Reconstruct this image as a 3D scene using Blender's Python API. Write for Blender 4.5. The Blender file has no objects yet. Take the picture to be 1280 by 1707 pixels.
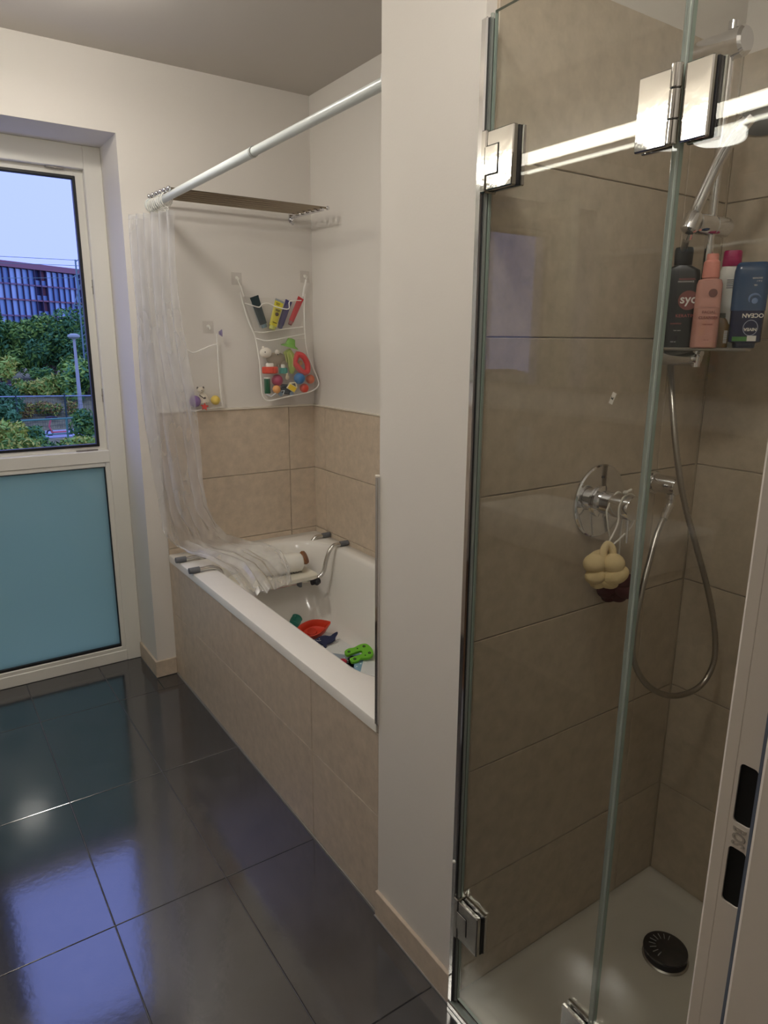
import bpy, bmesh, math, random
from mathutils import Vector, Matrix
random.seed(7)
sc = bpy.context.scene
COL = sc.collection
PI = math.pi

# ------------------------------------------------------------------ camera
cam = bpy.data.objects.new('camera', bpy.data.cameras.new('camera'))
COL.objects.link(cam)
CX, CY, CZ, YAW, PITCH, ROLL, FPX = -0.8741, -1.3027, 1.5137, .5976, -.2423, .0060, 1155.27
_cy, _sy, _cp, _sp, _cr, _sr = math.cos(YAW), math.sin(YAW), math.cos(PITCH), math.sin(PITCH), math.cos(ROLL), math.sin(ROLL)
_R0 = Vector((_cy, -_sy, 0)); _F0 = Vector((_sy, _cy, 0)); _U0 = Vector((0, 0, 1))
_F = _F0*_cp + _U0*_sp; _U = -_F0*_sp + _U0*_cp
_R = _R0*_cr + _U*_sr; _V = -_R0*_sr + _U*_cr
cam.matrix_world = Matrix(((_R.x, _V.x, -_F.x, CX), (_R.y, _V.y, -_F.y, CY), (_R.z, _V.z, -_F.z, CZ), (0, 0, 0, 1)))
cam.data.sensor_fit = 'HORIZONTAL'; cam.data.sensor_width = 36; cam.data.lens = 36*FPX/1280
cam.data.clip_start = .02; cam.data.clip_end = 600
sc.camera = cam
# ------------------------------------------------------------------ sky
wd = bpy.data.worlds.new('sky'); sc.world = wd; wd.use_nodes = True
nt = wd.node_tree; nt.nodes.clear()
wo = nt.nodes.new('ShaderNodeOutputWorld'); wb = nt.nodes.new('ShaderNodeBackground')
tc = nt.nodes.new('ShaderNodeTexCoord'); sx = nt.nodes.new('ShaderNodeSeparateXYZ'); cr_ = nt.nodes.new('ShaderNodeValToRGB')
nt.links.new(tc.outputs['Generated'], sx.inputs[0]); nt.links.new(sx.outputs['Z'], cr_.inputs[0])
cr_.color_ramp.elements[0].position = 0; cr_.color_ramp.elements[0].color = (.45, .57, 1.42, 1)
cr_.color_ramp.elements[1].position = .6; cr_.color_ramp.elements[1].color = (.50, .62, 1.6, 1)
nt.links.new(cr_.outputs[0], wb.inputs[0]); wb.inputs[1].default_value = 1.0
nt.links.new(wb.outputs[0], wo.inputs[0])
# ------------------------------------------------------------------ exposure
sc.view_settings.view_transform = 'Standard'; sc.view_settings.look = 'None'
sc.view_settings.gamma = 1; sc.view_settings.exposure = 0.18
sc.view_settings.use_curve_mapping = False
LAMP_STRENGTH = 40.0
ADDED_LAMP_STRENGTH = 29.0
STRIP_STRENGTH = 17.0

# ------------------------------------------------------------------ materials
def srgb(r, g, b):
    f = lambda c: (c/255/12.92) if c/255 <= .04045 else ((c/255+.055)/1.055)**2.4
    return (f(r), f(g), f(b), 1)
def mat(name, col, rough=.5, metal=0, spec=.5, coat=0, noise=0, nscale=20, bump=0, bscale=60, ior=1.5, rnd=0, detail=6, stretch=None, sub=0, trans=0):
    m = bpy.data.materials.new(name); m.use_nodes = True
    n = m.node_tree.nodes; l = m.node_tree.links; b = n['Principled BSDF']
    c = srgb(*col)
    b.inputs['Base Color'].default_value = c; b.inputs['Roughness'].default_value = rough
    b.inputs['Metallic'].default_value = metal; b.inputs['Specular IOR Level'].default_value = spec
    b.inputs['IOR'].default_value = ior; b.inputs['Coat Weight'].default_value = coat
    b.inputs['Coat Roughness'].default_value = .08
    b.inputs['Transmission Weight'].default_value = trans
    if noise or bump or rnd:
        t = n.new('ShaderNodeTexCoord'); oi = n.new('ShaderNodeObjectInfo')
        ad = n.new('ShaderNodeVectorMath'); ad.operation = 'MULTIPLY_ADD'
        mp = n.new('ShaderNodeCombineXYZ')
        for k in range(3): l.new(oi.outputs['Random'], mp.inputs[k])
        l.new(mp.outputs[0], ad.inputs[0]); ad.inputs[1].default_value = (17, 29, 41) if rnd else (0, 0, 0)
        l.new(t.outputs['Object'], ad.inputs[2])
        src = ad.outputs[0]
        if stretch:
            ms = n.new('ShaderNodeVectorMath'); ms.operation = 'MULTIPLY'; ms.inputs[1].default_value = stretch
            l.new(src, ms.inputs[0]); src = ms.outputs[0]
    if noise or rnd:
        nz = n.new('ShaderNodeTexNoise'); nz.inputs['Scale'].default_value = nscale; nz.inputs['Detail'].default_value = detail
        nz.inputs['Roughness'].default_value = .65
        l.new(src, nz.inputs['Vector'])
        ma = n.new('ShaderNodeMapRange'); ma.inputs['From Min'].default_value = .25; ma.inputs['From Max'].default_value = .75
        ma.inputs['To Min'].default_value = 1-noise; ma.inputs['To Max'].default_value = 1+noise
        l.new(nz.outputs['Fac'], ma.inputs['Value'])
        mr = n.new('ShaderNodeMapRange'); mr.inputs['To Min'].default_value = 1-rnd; mr.inputs['To Max'].default_value = 1+rnd
        l.new(oi.outputs['Random'], mr.inputs['Value'])
        mm = n.new('ShaderNodeMath'); mm.operation = 'MULTIPLY'; l.new(ma.outputs[0], mm.inputs[0]); l.new(mr.outputs[0], mm.inputs[1])
        vm = n.new('ShaderNodeVectorMath'); vm.operation = 'SCALE'; vm.inputs[0].default_value = c[:3]
        l.new(mm.outputs[0], vm.inputs['Scale']); l.new(vm.outputs[0], b.inputs['Base Color'])
    if bump:
        nb = n.new('ShaderNodeTexNoise'); nb.inputs['Scale'].default_value = bscale; nb.inputs['Detail'].default_value = 4
        l.new(src, nb.inputs['Vector'])
        bp = n.new('ShaderNodeBump'); bp.inputs['Strength'].default_value = bump; bp.inputs['Distance'].default_value = .002
        l.new(nb.outputs['Fac'], bp.inputs['Height']); l.new(bp.outputs[0], b.inputs['Normal'])
    return m
def glow(name, col, s):
    m = bpy.data.materials.new(name); m.use_nodes = True; n = m.node_tree.nodes; b = n['Principled BSDF']
    b.inputs['Base Color'].default_value = (1, 1, 1, 1); b.inputs['Emission Color'].default_value = (*col, 1); b.inputs['Emission Strength'].default_value = s
    return m
def clear(name, tint, refl=1.0, haze=0.0, hcol=(1, 1, 1, 1), f0=.043, rough=.0, hnoise=0, hscale=30, stretch=(1, 1, 1), glint=0):
    """thin clear sheet: passes light straight through, mirrors by angle, optional milky part"""
    m = bpy.data.materials.new(name); m.use_nodes = True; n = m.node_tree.nodes; l = m.node_tree.links; n.clear()
    o = n.new('ShaderNodeOutputMaterial'); tr = n.new('ShaderNodeBsdfTransparent'); gl = n.new('ShaderNodeBsdfGlossy')
    tr.inputs[0].default_value = (*tint, 1); gl.inputs['Roughness'].default_value = rough
    lw = n.new('ShaderNodeLayerWeight'); lw.inputs['Blend'].default_value = .5
    pw = n.new('ShaderNodeMath'); pw.operation = 'POWER'; pw.inputs[1].default_value = 5; l.new(lw.outputs['Facing'], pw.inputs[0])
    ml = n.new('ShaderNodeMath'); ml.operation = 'MULTIPLY_ADD'; ml.inputs[1].default_value = (1-f0)*refl; ml.inputs[2].default_value = f0*refl; ml.use_clamp = True
    l.new(pw.outputs[0], ml.inputs[0])
    base = tr.outputs[0]
    if haze:
        df = n.new('ShaderNodeBsdfDiffuse'); tl = n.new('ShaderNodeBsdfTranslucent'); df.inputs[0].default_value = hcol; tl.inputs[0].default_value = hcol
        m1 = n.new('ShaderNodeMixShader'); m1.inputs[0].default_value = .55; l.new(df.outputs[0], m1.inputs[1]); l.new(tl.outputs[0], m1.inputs[2])
        m2 = n.new('ShaderNodeMixShader'); m2.inputs[0].default_value = haze
        if hnoise:
            t = n.new('ShaderNodeTexCoord'); v = n.new('ShaderNodeVectorMath'); v.operation = 'MULTIPLY'; v.inputs[1].default_value = stretch
            l.new(t.outputs['Object'], v.inputs[0])
            nz = n.new('ShaderNodeTexNoise'); nz.inputs['Scale'].default_value = hscale; nz.inputs['Detail'].default_value = 3; l.new(v.outputs[0], nz.inputs['Vector'])
            mr = n.new('ShaderNodeMapRange'); mr.inputs['From Min'].default_value = .35; mr.inputs['From Max'].default_value = .7
            mr.inputs['To Min'].default_value = max(0, haze-hnoise); mr.inputs['To Max'].default_value = min(1, haze+hnoise)
            l.new(nz.outputs['Fac'], mr.inputs['Value']); l.new(mr.outputs[0], m2.inputs[0])
        l.new(base, m2.inputs[1]); l.new(m1.outputs[0], m2.inputs[2]); base = m2.outputs[0]
    m3 = n.new('ShaderNodeMixShader'); l.new(ml.outputs[0], m3.inputs[0]); l.new(base, m3.inputs[1]); l.new(gl.outputs[0], m3.inputs[2])
    l.new(m3.outputs[0], o.inputs[0])
    return m

M = {}
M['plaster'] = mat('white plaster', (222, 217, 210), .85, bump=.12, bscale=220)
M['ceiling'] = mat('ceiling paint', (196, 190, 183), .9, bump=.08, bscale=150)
M['grout'] = mat('grey grout', (150, 142, 130), .9)
M['grout_floor'] = mat('pale floor grout', (128, 128, 132), .9)
M['tile'] = mat('beige stone tile', (200, 184, 164), .42, noise=.15, nscale=26, bump=.16, bscale=80, rnd=.025, detail=9)
M['tile_shower'] = mat('beige stone shower tile', (194, 180, 160), .40, noise=.15, nscale=26, bump=.16, bscale=80, rnd=.025, detail=9)
M['floor'] = mat('anthracite floor tile', (46, 46, 50), .12, ior=2.45, noise=.6, nscale=10, bump=.08, bscale=45, rnd=.06, detail=10)
M['enamel'] = mat('white enamel', (236, 233, 226), .12, ior=1.5)
M['tray'] = mat('white shower tray enamel', (204, 198, 186), .65, spec=.25)
M['chrome'] = mat('chrome', (225, 225, 228), .06, 1)
M['chrome_plate'] = mat('polished hinge plate', (196, 194, 190), .05, 1, bump=.35, bscale=14)
M['steel'] = mat('brushed steel', (170, 165, 158), .28, 1)
M['rack'] = mat('dull nickel rods', (150, 138, 122), .25, 1)
M['alu'] = mat('aluminium tube', (205, 203, 198), .25, 1)
M['dark_metal'] = mat('dark gasket', (18, 18, 20), .5)
M['grey_rubber'] = mat('grey rubber grip', (104, 106, 110), .7)
M['dark_rubber'] = mat('dark rubber', (38, 38, 42), .6)
M['white_plastic'] = mat('white plastic', (232, 230, 222), .35)
M['warm_white'] = mat('cream white plastic', (226, 221, 205), .4)
M['pvc'] = mat('white window profile', (228, 225, 216), .35)
M['door_paint'] = mat('white steel door frame paint', (222, 214, 204), .45)
M['trim'] = mat('cream tile trim', (222, 214, 200), .4)
M['rod'] = mat('white curtain rod', (214, 220, 218), .3)
M['glass'] = clear('clear shower glass', (.965, .975, .965), refl=1.0, f0=.045)
M['glass_edge'] = mat('green glass edge', (150, 168, 158), .15, spec=.8)
M['seal'] = clear('clear vinyl seal', (.80, .84, .82), refl=1.4, haze=.34, hcol=(.78, .84, .80, 1))
M['curtain'] = clear('clear vinyl curtain', (.97, .975, .98), refl=1.7, haze=.33, hcol=(.98, .98, 1, 1), f0=.05, rough=.25, hnoise=.10, hscale=9, stretch=(1, 1, .3))
M['curtain_hem'] = clear('milky curtain hem', (.97, .975, .98), refl=.8, haze=.34, hcol=(.93, .94, .96, 1), rough=.2)
M['net'] = clear('white net mesh', (1, 1, 1), refl=.0, haze=.13, hcol=(.95, .94, .92, 1))
M['net_tape'] = mat('white net border tape', (238, 236, 230), .7)
M['mirror'] = mat('mirror silver', (215, 218, 216), .0, 1)
M['lamp'] = glow('lamp diffuser', (1.0, .95, .88), LAMP_STRENGTH)
M['added_lamp'] = glow('added lamp diffuser', (1.0, .95, .88), ADDED_LAMP_STRENGTH)
M['strip'] = glow('mirror light strip', (1.0, .94, .80), STRIP_STRENGTH)
# frosted pane: light from outside scatters through it
def frosted():
    m = bpy.data.materials.new('frosted glass'); m.use_nodes = True; n = m.node_tree.nodes; l = m.node_tree.links; n.clear()
    o = n.new('ShaderNodeOutputMaterial'); tl = n.new('ShaderNodeBsdfTranslucent'); tl.inputs[0].default_value = (.60, .74, .53, 1)
    df = n.new('ShaderNodeBsdfDiffuse'); df.inputs[0].default_value = (.22, .30, .32, 1)
    m1 = n.new('ShaderNodeMixShader'); m1.inputs[0].default_value = .25; l.new(tl.outputs[0], m1.inputs[1]); l.new(df.outputs[0], m1.inputs[2])
    gl = n.new('ShaderNodeBsdfGlossy'); gl.inputs['Roughness'].default_value = .03
    m2 = n.new('ShaderNodeMixShader'); m2.inputs[0].default_value = .06; l.new(m1.outputs[0], m2.inputs[1]); l.new(gl.outputs[0], m2.inputs[2])
    l.new(m2.outputs[0], o.inputs[0]); return m
M['frosted'] = frosted()
def C(name, col, rough=.5, **k):
    if name not in M: M[name] = mat(name, col, rough, **k)
    return M[name]

# ------------------------------------------------------------------ geometry helpers
class MB:
    def __init__(s): s.v = []; s.f = []; s.fm = []; s.xf = Matrix.Identity(4); s.mi = 0
    def add(s, vs, fs):
        o = len(s.v); s.v += [tuple(s.xf @ Vector(v)) for v in vs]
        for f in fs: s.f.append([i+o for i in f]); s.fm.append(s.mi)
        return s
    def box(s, a, b):
        x0, y0, z0 = [min(a[i], b[i]) for i in range(3)]; x1, y1, z1 = [max(a[i], b[i]) for i in range(3)]
        return s.add([(x0,y0,z0),(x1,y0,z0),(x1,y1,z0),(x0,y1,z0),(x0,y0,z1),(x1,y0,z1),(x1,y1,z1),(x0,y1,z1)],
                     [(0,3,2,1),(4,5,6,7),(0,1,5,4),(1,2,6,5),(2,3,7,6),(3,0,4,7)])
    def cbox(s, a, b, c=.002, seg=1):
        """box with chamfered edges"""
        x0, y0, z0 = [min(a[i], b[i]) for i in range(3)]; x1, y1, z1 = [max(a[i], b[i]) for i in range(3)]
        c = min(c, (x1-x0)*.45, (y1-y0)*.45, (z1-z0)*.45)
        bm = bmesh.new(); vs = [bm.verts.new(p) for p in [(x0,y0,z0),(x1,y0,z0),(x1,y1,z0),(x0,y1,z0),(x0,y0,z1),(x1,y0,z1),(x1,y1,z1),(x0,y1,z1)]]
        for f in [(0,3,2,1),(4,5,6,7),(0,1,5,4),(1,2,6,5),(2,3,7,6),(3,0,4,7)]: bm.faces.new([vs[i] for i in f])
        bmesh.ops.bevel(bm, geom=bm.edges[:], offset=c, segments=seg, affect='EDGES', profile=.6)
        bm.verts.index_update(); s.add([v.co[:] for v in bm.verts], [[v.index for v in f.verts] for f in bm.faces]); bm.free(); return s
    def tube(s, pts, r, n=12, cap=True, closed=False):
        P = [Vector(p) for p in pts]; N = len(P); rs = r if isinstance(r, (list, tuple)) else [r]*N
        vs = []; fs = []; prev = None
        for i, p in enumerate(P):
            if closed: t = (P[(i+1) % N]-P[i-1])
            else: t = P[min(i+1, N-1)]-P[max(i-1, 0)]
            t = t.normalized() if t.length > 1e-9 else Vector((0, 0, 1))
            if prev is None: a = t.orthogonal().normalized()
            else: a = (prev - t*prev.dot(t)); a = a.normalized() if a.length > 1e-6 else t.orthogonal().normalized()
            prev = a; b = t.cross(a)
            for k in range(n): q = 2*PI*k/n; vs.append(tuple(p+(a*math.cos(q)+b*math.sin(q))*rs[i]))
        for i in range(N if closed else N-1):
            j = (i+1) % N
            for k in range(n): fs.append((i*n+k, i*n+(k+1) % n, j*n+(k+1) % n, j*n+k))
        if cap and not closed: fs.append(tuple(range(n))[::-1]); fs.append(tuple(range((N-1)*n, N*n)))
        return s.add(vs, fs)
    def lathe(s, prof, n=24, base=(0, 0, 0), axis=(0, 0, 1), sxy=(1, 1)):
        """prof: (radius, height) pairs, revolved about axis through base"""
        ax = Vector(axis).normalized(); q = Vector((0, 0, 1)).rotation_difference(ax); B = Vector(base)
        vs = []; fs = []
        for (r, h) in prof:
            for k in range(n):
                t = 2*PI*k/n; vs.append(tuple(B+q @ Vector((r*math.cos(t)*sxy[0], r*math.sin(t)*sxy[1], h))))
        m = len(prof)
        for i in range(m-1):
            for k in range(n): fs.append((i*n+k, i*n+(k+1) % n, (i+1)*n+(k+1) % n, (i+1)*n+k))
        fs.append(tuple(range(n))[::-1]); fs.append(tuple(range((m-1)*n, m*n)))
        return s.add(vs, fs)
    def ball(s, c, r, n=14, sc_=(1, 1, 1)):
        m = max(6, n//2); prof = [(max(1e-4, math.sin(PI*i/m)), -math.cos(PI*i/m)) for i in range(m+1)]
        vs = []; fs = []
        for (a, h) in prof:
            for k in range(n): t = 2*PI*k/n; vs.append((c[0]+r*sc_[0]*a*math.cos(t), c[1]+r*sc_[1]*a*math.sin(t), c[2]+r*sc_[2]*h))
        for i in range(m):
            for k in range(n): fs.append((i*n+k, i*n+(k+1) % n, (i+1)*n+(k+1) % n, (i+1)*n+k))
        return s.add(vs, fs)
    def prism(s, poly, z0, z1):
        n = len(poly); return s.add([(x, y, z0) for x, y in poly]+[(x, y, z1) for x, y in poly],
            [tuple(range(n))[::-1], tuple(range(n, 2*n))]+[(i, (i+1) % n, n+(i+1) % n, n+i) for i in range(n)])
    def loft(s, rings, cap0=True, cap1=True):
        n = len(rings[0]); vs = [p for r in rings for p in r]; fs = []
        for i in range(len(rings)-1):
            for k in range(n): fs.append((i*n+k, i*n+(k+1) % n, (i+1)*n+(k+1) % n, (i+1)*n+k))
        if cap0: fs.append(tuple(range(n))[::-1])
        if cap1: fs.append(tuple(range((len(rings)-1)*n, len(rings)*n)))
        return s.add(vs, fs)

ORG = {}
def finish(o, parent):
    if parent is not None: o.parent = parent
    COL.objects.link(o)
def build(mb, name, material, parent=None, origin=None, sharp=34, ang=True):
    """links the collected shapes as one mesh object; geometry is given in world coordinates"""
    top = parent
    while top is not None and top.parent is not None: top = top.parent
    if top is not None: org = ORG[top]
    elif origin is not None: org = Vector(origin)
    else:
        xs = [v[0] for v in mb.v]; ys = [v[1] for v in mb.v]; zs = [v[2] for v in mb.v]
        org = Vector(((min(xs)+max(xs))/2, (min(ys)+max(ys))/2, min(zs)))
    me = bpy.data.meshes.new(name); me.from_pydata([tuple(Vector(v)-org) for v in mb.v], [], mb.f)
    mats = material if isinstance(material, (list, tuple)) else [material]
    for m_ in mats: me.materials.append(m_)
    for i, k in enumerate(mb.fm): me.polygons[i].material_index = k
    bm = bmesh.new(); bm.from_mesh(me); bmesh.ops.recalc_face_normals(bm, faces=bm.faces)
    th = math.radians(sharp)
    for f in bm.faces: f.smooth = True
    for e in bm.edges:
        if len(e.link_faces) != 2 or e.calc_face_angle(0) > th: e.smooth = False
    bm.to_mesh(me); bm.free(); me.update()
    o = bpy.data.objects.new(name, me)
    if top is None: o.location = org; ORG[o] = org
    finish(o, parent); return o
def tag(o, label=None, cat=None, group=None, kind=None):
    if label: o['label'] = label
    if cat: o['category'] = cat
    if group: o['group'] = group
    if kind: o['kind'] = kind
    return o
def thing(name, loc, label, cat, group=None):
    o = bpy.data.objects.new(name, None); o.empty_display_size = .05; o.location = loc; ORG[o] = Vector(loc); COL.objects.link(o)
    return tag(o, label, cat, group)
def struct(name, loc=(0, 0, 0), label=None):
    o = bpy.data.objects.new(name, None); o.empty_display_size = .05; o.location = loc; ORG[o] = Vector(loc); COL.objects.link(o)
    o['kind'] = 'structure'
    if label: o['label'] = label
    return o
def smesh(mb, name, m, label=None):
    o = build(mb, name, m, origin=(0, 0, 0)); o['kind'] = 'structure'
    if label: o['label'] = label
    return o
def arc(c, r, a0, a1, n, u=(1, 0, 0), v=(0, 0, 1)):
    u = Vector(u); v = Vector(v); c = Vector(c)
    return [tuple(c+u*(r*math.cos(a0+(a1-a0)*i/n))+v*(r*math.sin(a0+(a1-a0)*i/n))) for i in range(n+1)]
def spline(pts, n=8):
    """Catmull-Rom through pts"""
    P = [Vector(p) for p in pts]; P = [P[0]*2-P[1]]+P+[P[-1]*2-P[-2]]; out = []
    for i in range(1, len(P)-2):
        for k in range(n):
            t = k/n; a, b, c, d = P[i-1], P[i], P[i+1], P[i+2]
            out.append(tuple(.5*((2*b)+(c-a)*t+(2*a-5*b+4*c-d)*t*t+(3*b-a-3*c+d)*t**3)))
    out.append(tuple(P[-2])); return out
def rrect(x0, x1, y0, y1, r, n=8):
    """closed rounded rectangle, always 4*(n+1) points"""
    r = max(1e-4, min(r, (x1-x0)/2-1e-4, (y1-y0)/2-1e-4)); out = []
    for (cx, cy, a) in ((x1-r, y1-r, 0), (x0+r, y1-r, PI/2), (x0+r, y0+r, PI), (x1-r, y0+r, 1.5*PI)):
        for k in range(n+1): t = a+PI/2*k/n; out.append((cx+r*math.cos(t), cy+r*math.sin(t)))
    return out
def frame_m(origin, xdir, zdir):
    """matrix with local x along xdir and local z along zdir"""
    z = Vector(zdir).normalized(); x = Vector(xdir); x = (x-z*x.dot(z)).normalized(); y = z.cross(x); o = Vector(origin)
    return Matrix(((x.x, y.x, z.x, o.x), (x.y, y.y, z.y, o.y), (x.z, y.z, z.z, o.z), (0, 0, 0, 1)))
def text_mb(txt, size, depth, M4, align='CENTER', bold=0.0):
    cu = bpy.data.curves.new('text', 'FONT'); cu.body = txt; cu.size = size; cu.extrude = depth/2; cu.align_x = align; cu.align_y = 'CENTER'; cu.offset = bold; cu.resolution_u = 3
    o = bpy.data.objects.new('text', cu); COL.objects.link(o)
    dg = bpy.context.evaluated_depsgraph_get(); me = bpy.data.meshes.new_from_object(o.evaluated_get(dg))
    mb = MB(); mb.xf = M4; mb.add([v.co[:] for v in me.vertices], [list(p.vertices) for p in me.polygons])
    bpy.data.objects.remove(o); bpy.data.curves.remove(cu); bpy.data.meshes.remove(me)
    return mb
def plate(outer, holes, depth, M4):
    """flat plate with holes (2D outlines), thickness depth centred on local z=0"""
    cu = bpy.data.curves.new('plate', 'CURVE'); cu.dimensions = '2D'; cu.fill_mode = 'BOTH'; cu.extrude = depth/2
    for poly in [outer]+list(holes):
        sp = cu.splines.new('POLY'); sp.points.add(len(poly)-1); sp.use_cyclic_u = True
        for i, (x, y) in enumerate(poly): sp.points[i].co = (x, y, 0, 1)
    o = bpy.data.objects.new('plate', cu); COL.objects.link(o)
    dg = bpy.context.evaluated_depsgraph_get(); me = bpy.data.meshes.new_from_object(o.evaluated_get(dg))
    mb = MB(); mb.xf = M4; mb.add([v.co[:] for v in me.vertices], [list(p.vertices) for p in me.polygons])
    bpy.data.objects.remove(o); bpy.data.curves.remove(cu); bpy.data.meshes.remove(me)
    return mb

# ------------------------------------------------------------------ room measures
YW = 1.697      # window wall face
YF = 1.955      # window frame face
XB = .755       # wall behind the tub
XL = -1.42      # mirror wall
YD = -1.062     # door wall face
ZC = 2.556      # ceiling
ZT = .579       # tub rim
ZTT = 1.207     # top of the tub tiles
YP = -.311      # shower side of the partition
TS = .3045      # tile module
G = .0022       # joint width
XN = -.086      # right edge of the window niche
XWL = -.95      # left edge of the window niche
ZR = 2.28       # top of the window niche
JX = -.375      # door jamb
TH = .008       # how proud the tiles are of the wall face

# ------------------------------------------------------------------ structure
fl = smesh(MB().box((-1.6, -1.35, -.1), (0.9, 2.3, -.004)), 'floor', M['grout_floor'], 'anthracite tiled bathroom floor')
def tiles(parent, rects, place, m, name='tile'):
    """rects in 2D; place(u,v,w) maps to world; each tile is one object with chamfered edges"""
    cache = {}
    for (u0, u1, v0, v1) in rects:
        if u1-u0 < .012 or v1-v0 < .012: continue
        key = (round(u1-u0, 3), round(v1-v0, 3))
        if key not in cache:
            hu, hv = (u1-u0)/2, (v1-v0)/2; c = .0012; t = .006
            P0 = Vector(place(0, 0, 0)); vs = []
            for (a, w) in ((0, 0), (0, t-c), (c, t)):
                for (su, sv) in ((-1, -1), (1, -1), (1, 1), (-1, 1)):
                    vs.append(tuple(Vector(place(su*(hu-a), sv*(hv-a), w))-P0))
            fs = [(8, 9, 10, 11)]
            for k in (0, 4):
                for i in range(4): fs.append((k+i, k+(i+1) % 4, k+4+(i+1) % 4, k+4+i))
            me = bpy.data.meshes.new(name); me.from_pydata(vs, [], fs); me.materials.append(m)
            bm = bmesh.new(); bm.from_mesh(me); bmesh.ops.recalc_face_normals(bm, faces=bm.faces)
            top = [f for f in bm.faces if len(f.verts) == 4][0]
            bm.to_mesh(me); bm.free(); cache[key] = me
        o = bpy.data.objects.new(name, cache[key]); o.parent = parent
        o.location = Vector(place((u0+u1)/2, (v0+v1)/2, 0))-ORG[parent]; COL.objects.link(o)
def grid(us, vs, clip=None):
    out = []
    for i in range(len(us)-1):
        for j in range(len(vs)-1):
            out.append((us[i]+G/2, us[i+1]-G/2, vs[j]+G/2, vs[j+1]-G/2))
    return out
ORG[fl] = Vector((0, 0, 0))
ys = [YD, -.863, -.255, .354, .962, 1.571]
xs = [XL+.005, -1.22, -.911, -.602, -.293, -.004]
rc = grid(xs, ys+[YW])
rc2 = []
for r in rc:
    if abs(r[3]-(YW-G/2)) < 1e-6:      # last row runs into the window niche
        if r[1] < XWL: rc2.append(r); continue
        if r[1] > XN and r[0] < XN: rc2.append((r[0], XN-.012, r[2], YF-.002)); rc2.append((XN-.012+.001, r[1], r[2], YW-.012)); continue
        if r[0] < XWL: rc2.append(r); rc2.append((XWL, r[1], YW, YF-.002)); continue
        rc2.append((r[0], r[1], r[2], YF-.002))
    else: rc2.append(r)
tiles(fl, rc2, lambda u, v, w: (u, v, -.006+w), M['floor'])

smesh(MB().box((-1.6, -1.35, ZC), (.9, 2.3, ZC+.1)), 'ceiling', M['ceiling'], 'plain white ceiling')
# window wall with the niche
mb = MB()
mb.box((XN, YW, 0), (.9, 2.2, ZC)); mb.box((-1.6, YW, 0), (XWL, 2.2, ZC)); mb.box((XWL, YW, ZR), (XN, 2.2, ZC))
mb.box((XWL, YF+.09, -.1), (XN, 2.2, 0))
ww = smesh(mb, 'wall_window', M['plaster'], 'white wall around the deep window niche'); ORG[ww] = Vector((0, 0, 0))
tz = [ZT-.03, .603, .905, ZTT]
tiles(ww, grid([.0, .611, XB-.006], tz), lambda u, v, w: (u, YW-.002-w, v), M['tile'])
mb = MB().box((XB, YP-1.0, 0), (.9, YW, ZC)); wr = smesh(mb, 'wall_right', M['plaster'], 'white wall behind the bathtub and shower, beige tiles below'); ORG[wr] = Vector((0, 0, 0))
tiles(wr, grid([.0, .375, .98, 1.583, YW-.006], tz), lambda u, v, w: (XB-.002-w, u, v), M['tile'])
zs = [-.001+TS*k for k in range(0, 8)]
tiles(wr, grid([-1.5, -.909, YP-.007], zs), lambda u, v, w: (XB-w, u, v), M['tile_shower'])
# partition between tub and shower
wp = smesh(MB().box((.0, YP, 0), (XB, 0, ZC)), 'wall_partition', M['plaster'], 'white end of the partition wall between bathtub and shower'); ORG[wp] = Vector((0, 0, 0))
tiles(wp, grid([.022, .589, XB-.008], zs), lambda u, v, w: (u, YP-w, v), M['tile_shower'])
tiles(wp, grid([.002, .60, XB-.008], tz), lambda u, v, w: (u, .002+w, v), M['tile'])
# mirror wall
wl = smesh(MB().box((-1.6, YD-.2, 0), (XL, YW, ZC)), 'wall_left', M['plaster'], 'white wall with beige tiles opposite the shower'); ORG[wl] = Vector((0, 0, 0))
tiles(wl, grid([YD, -.5, .1, .7, 1.3, YW-.01], [0, TS, 2*TS, 3*TS, ZTT]), lambda u, v, w: (XL+w, u, v), M['tile'])
# door wall: pieces left, right and above the doorway
mb = MB(); mb.box((JX+.03, YD-.19, 0), (.9, YD, ZC)); mb.box((-1.6, YD-.19, 0), (-1.235, YD, ZC)); mb.box((-1.235, YD-.19, 2.06), (JX+.03, YD, ZC))
smesh(mb, 'wall_door', M['plaster'], 'white wall with the doorway')
# hallway behind the camera
mb = MB(); mb.box((-2.6, -3.3, 0), (1.2, -3.2, ZC)); mb.box((-2.7, -3.3, 0), (-2.6, YD-.19, ZC)); mb.box((1.2, -3.3, 0), (1.3, YD-.19, ZC))
mb.box((-2.6, YD-.29, 0), (-1.6, YD-.19, ZC)); mb.box((.9, YD-.29, 0), (1.2, YD-.19, ZC))
smesh(mb, 'wall_hall', M['plaster'], 'white hallway walls')
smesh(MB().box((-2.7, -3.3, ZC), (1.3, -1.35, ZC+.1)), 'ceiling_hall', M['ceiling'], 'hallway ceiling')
smesh(MB().box((-2.7, -3.3, -.1), (1.3, -1.35, -.002)), 'floor_hall', mat('hall parquet', (120, 88, 60), .4), 'hallway floor')
# apron of the bathtub
wa = smesh(MB().box((.0085, 0, 0), (.04, YW, ZT-.036)), 'wall_apron', M['grout'], 'beige tiled front of the bathtub'); ORG[wa] = Vector((0, 0, 0))
tiles(wa, grid([.001, .363, .969, 1.575, YW-.001], [.004, .3045, ZT-.034]), lambda u, v, w: (.0065-w, u, v), M['tile'])
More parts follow.
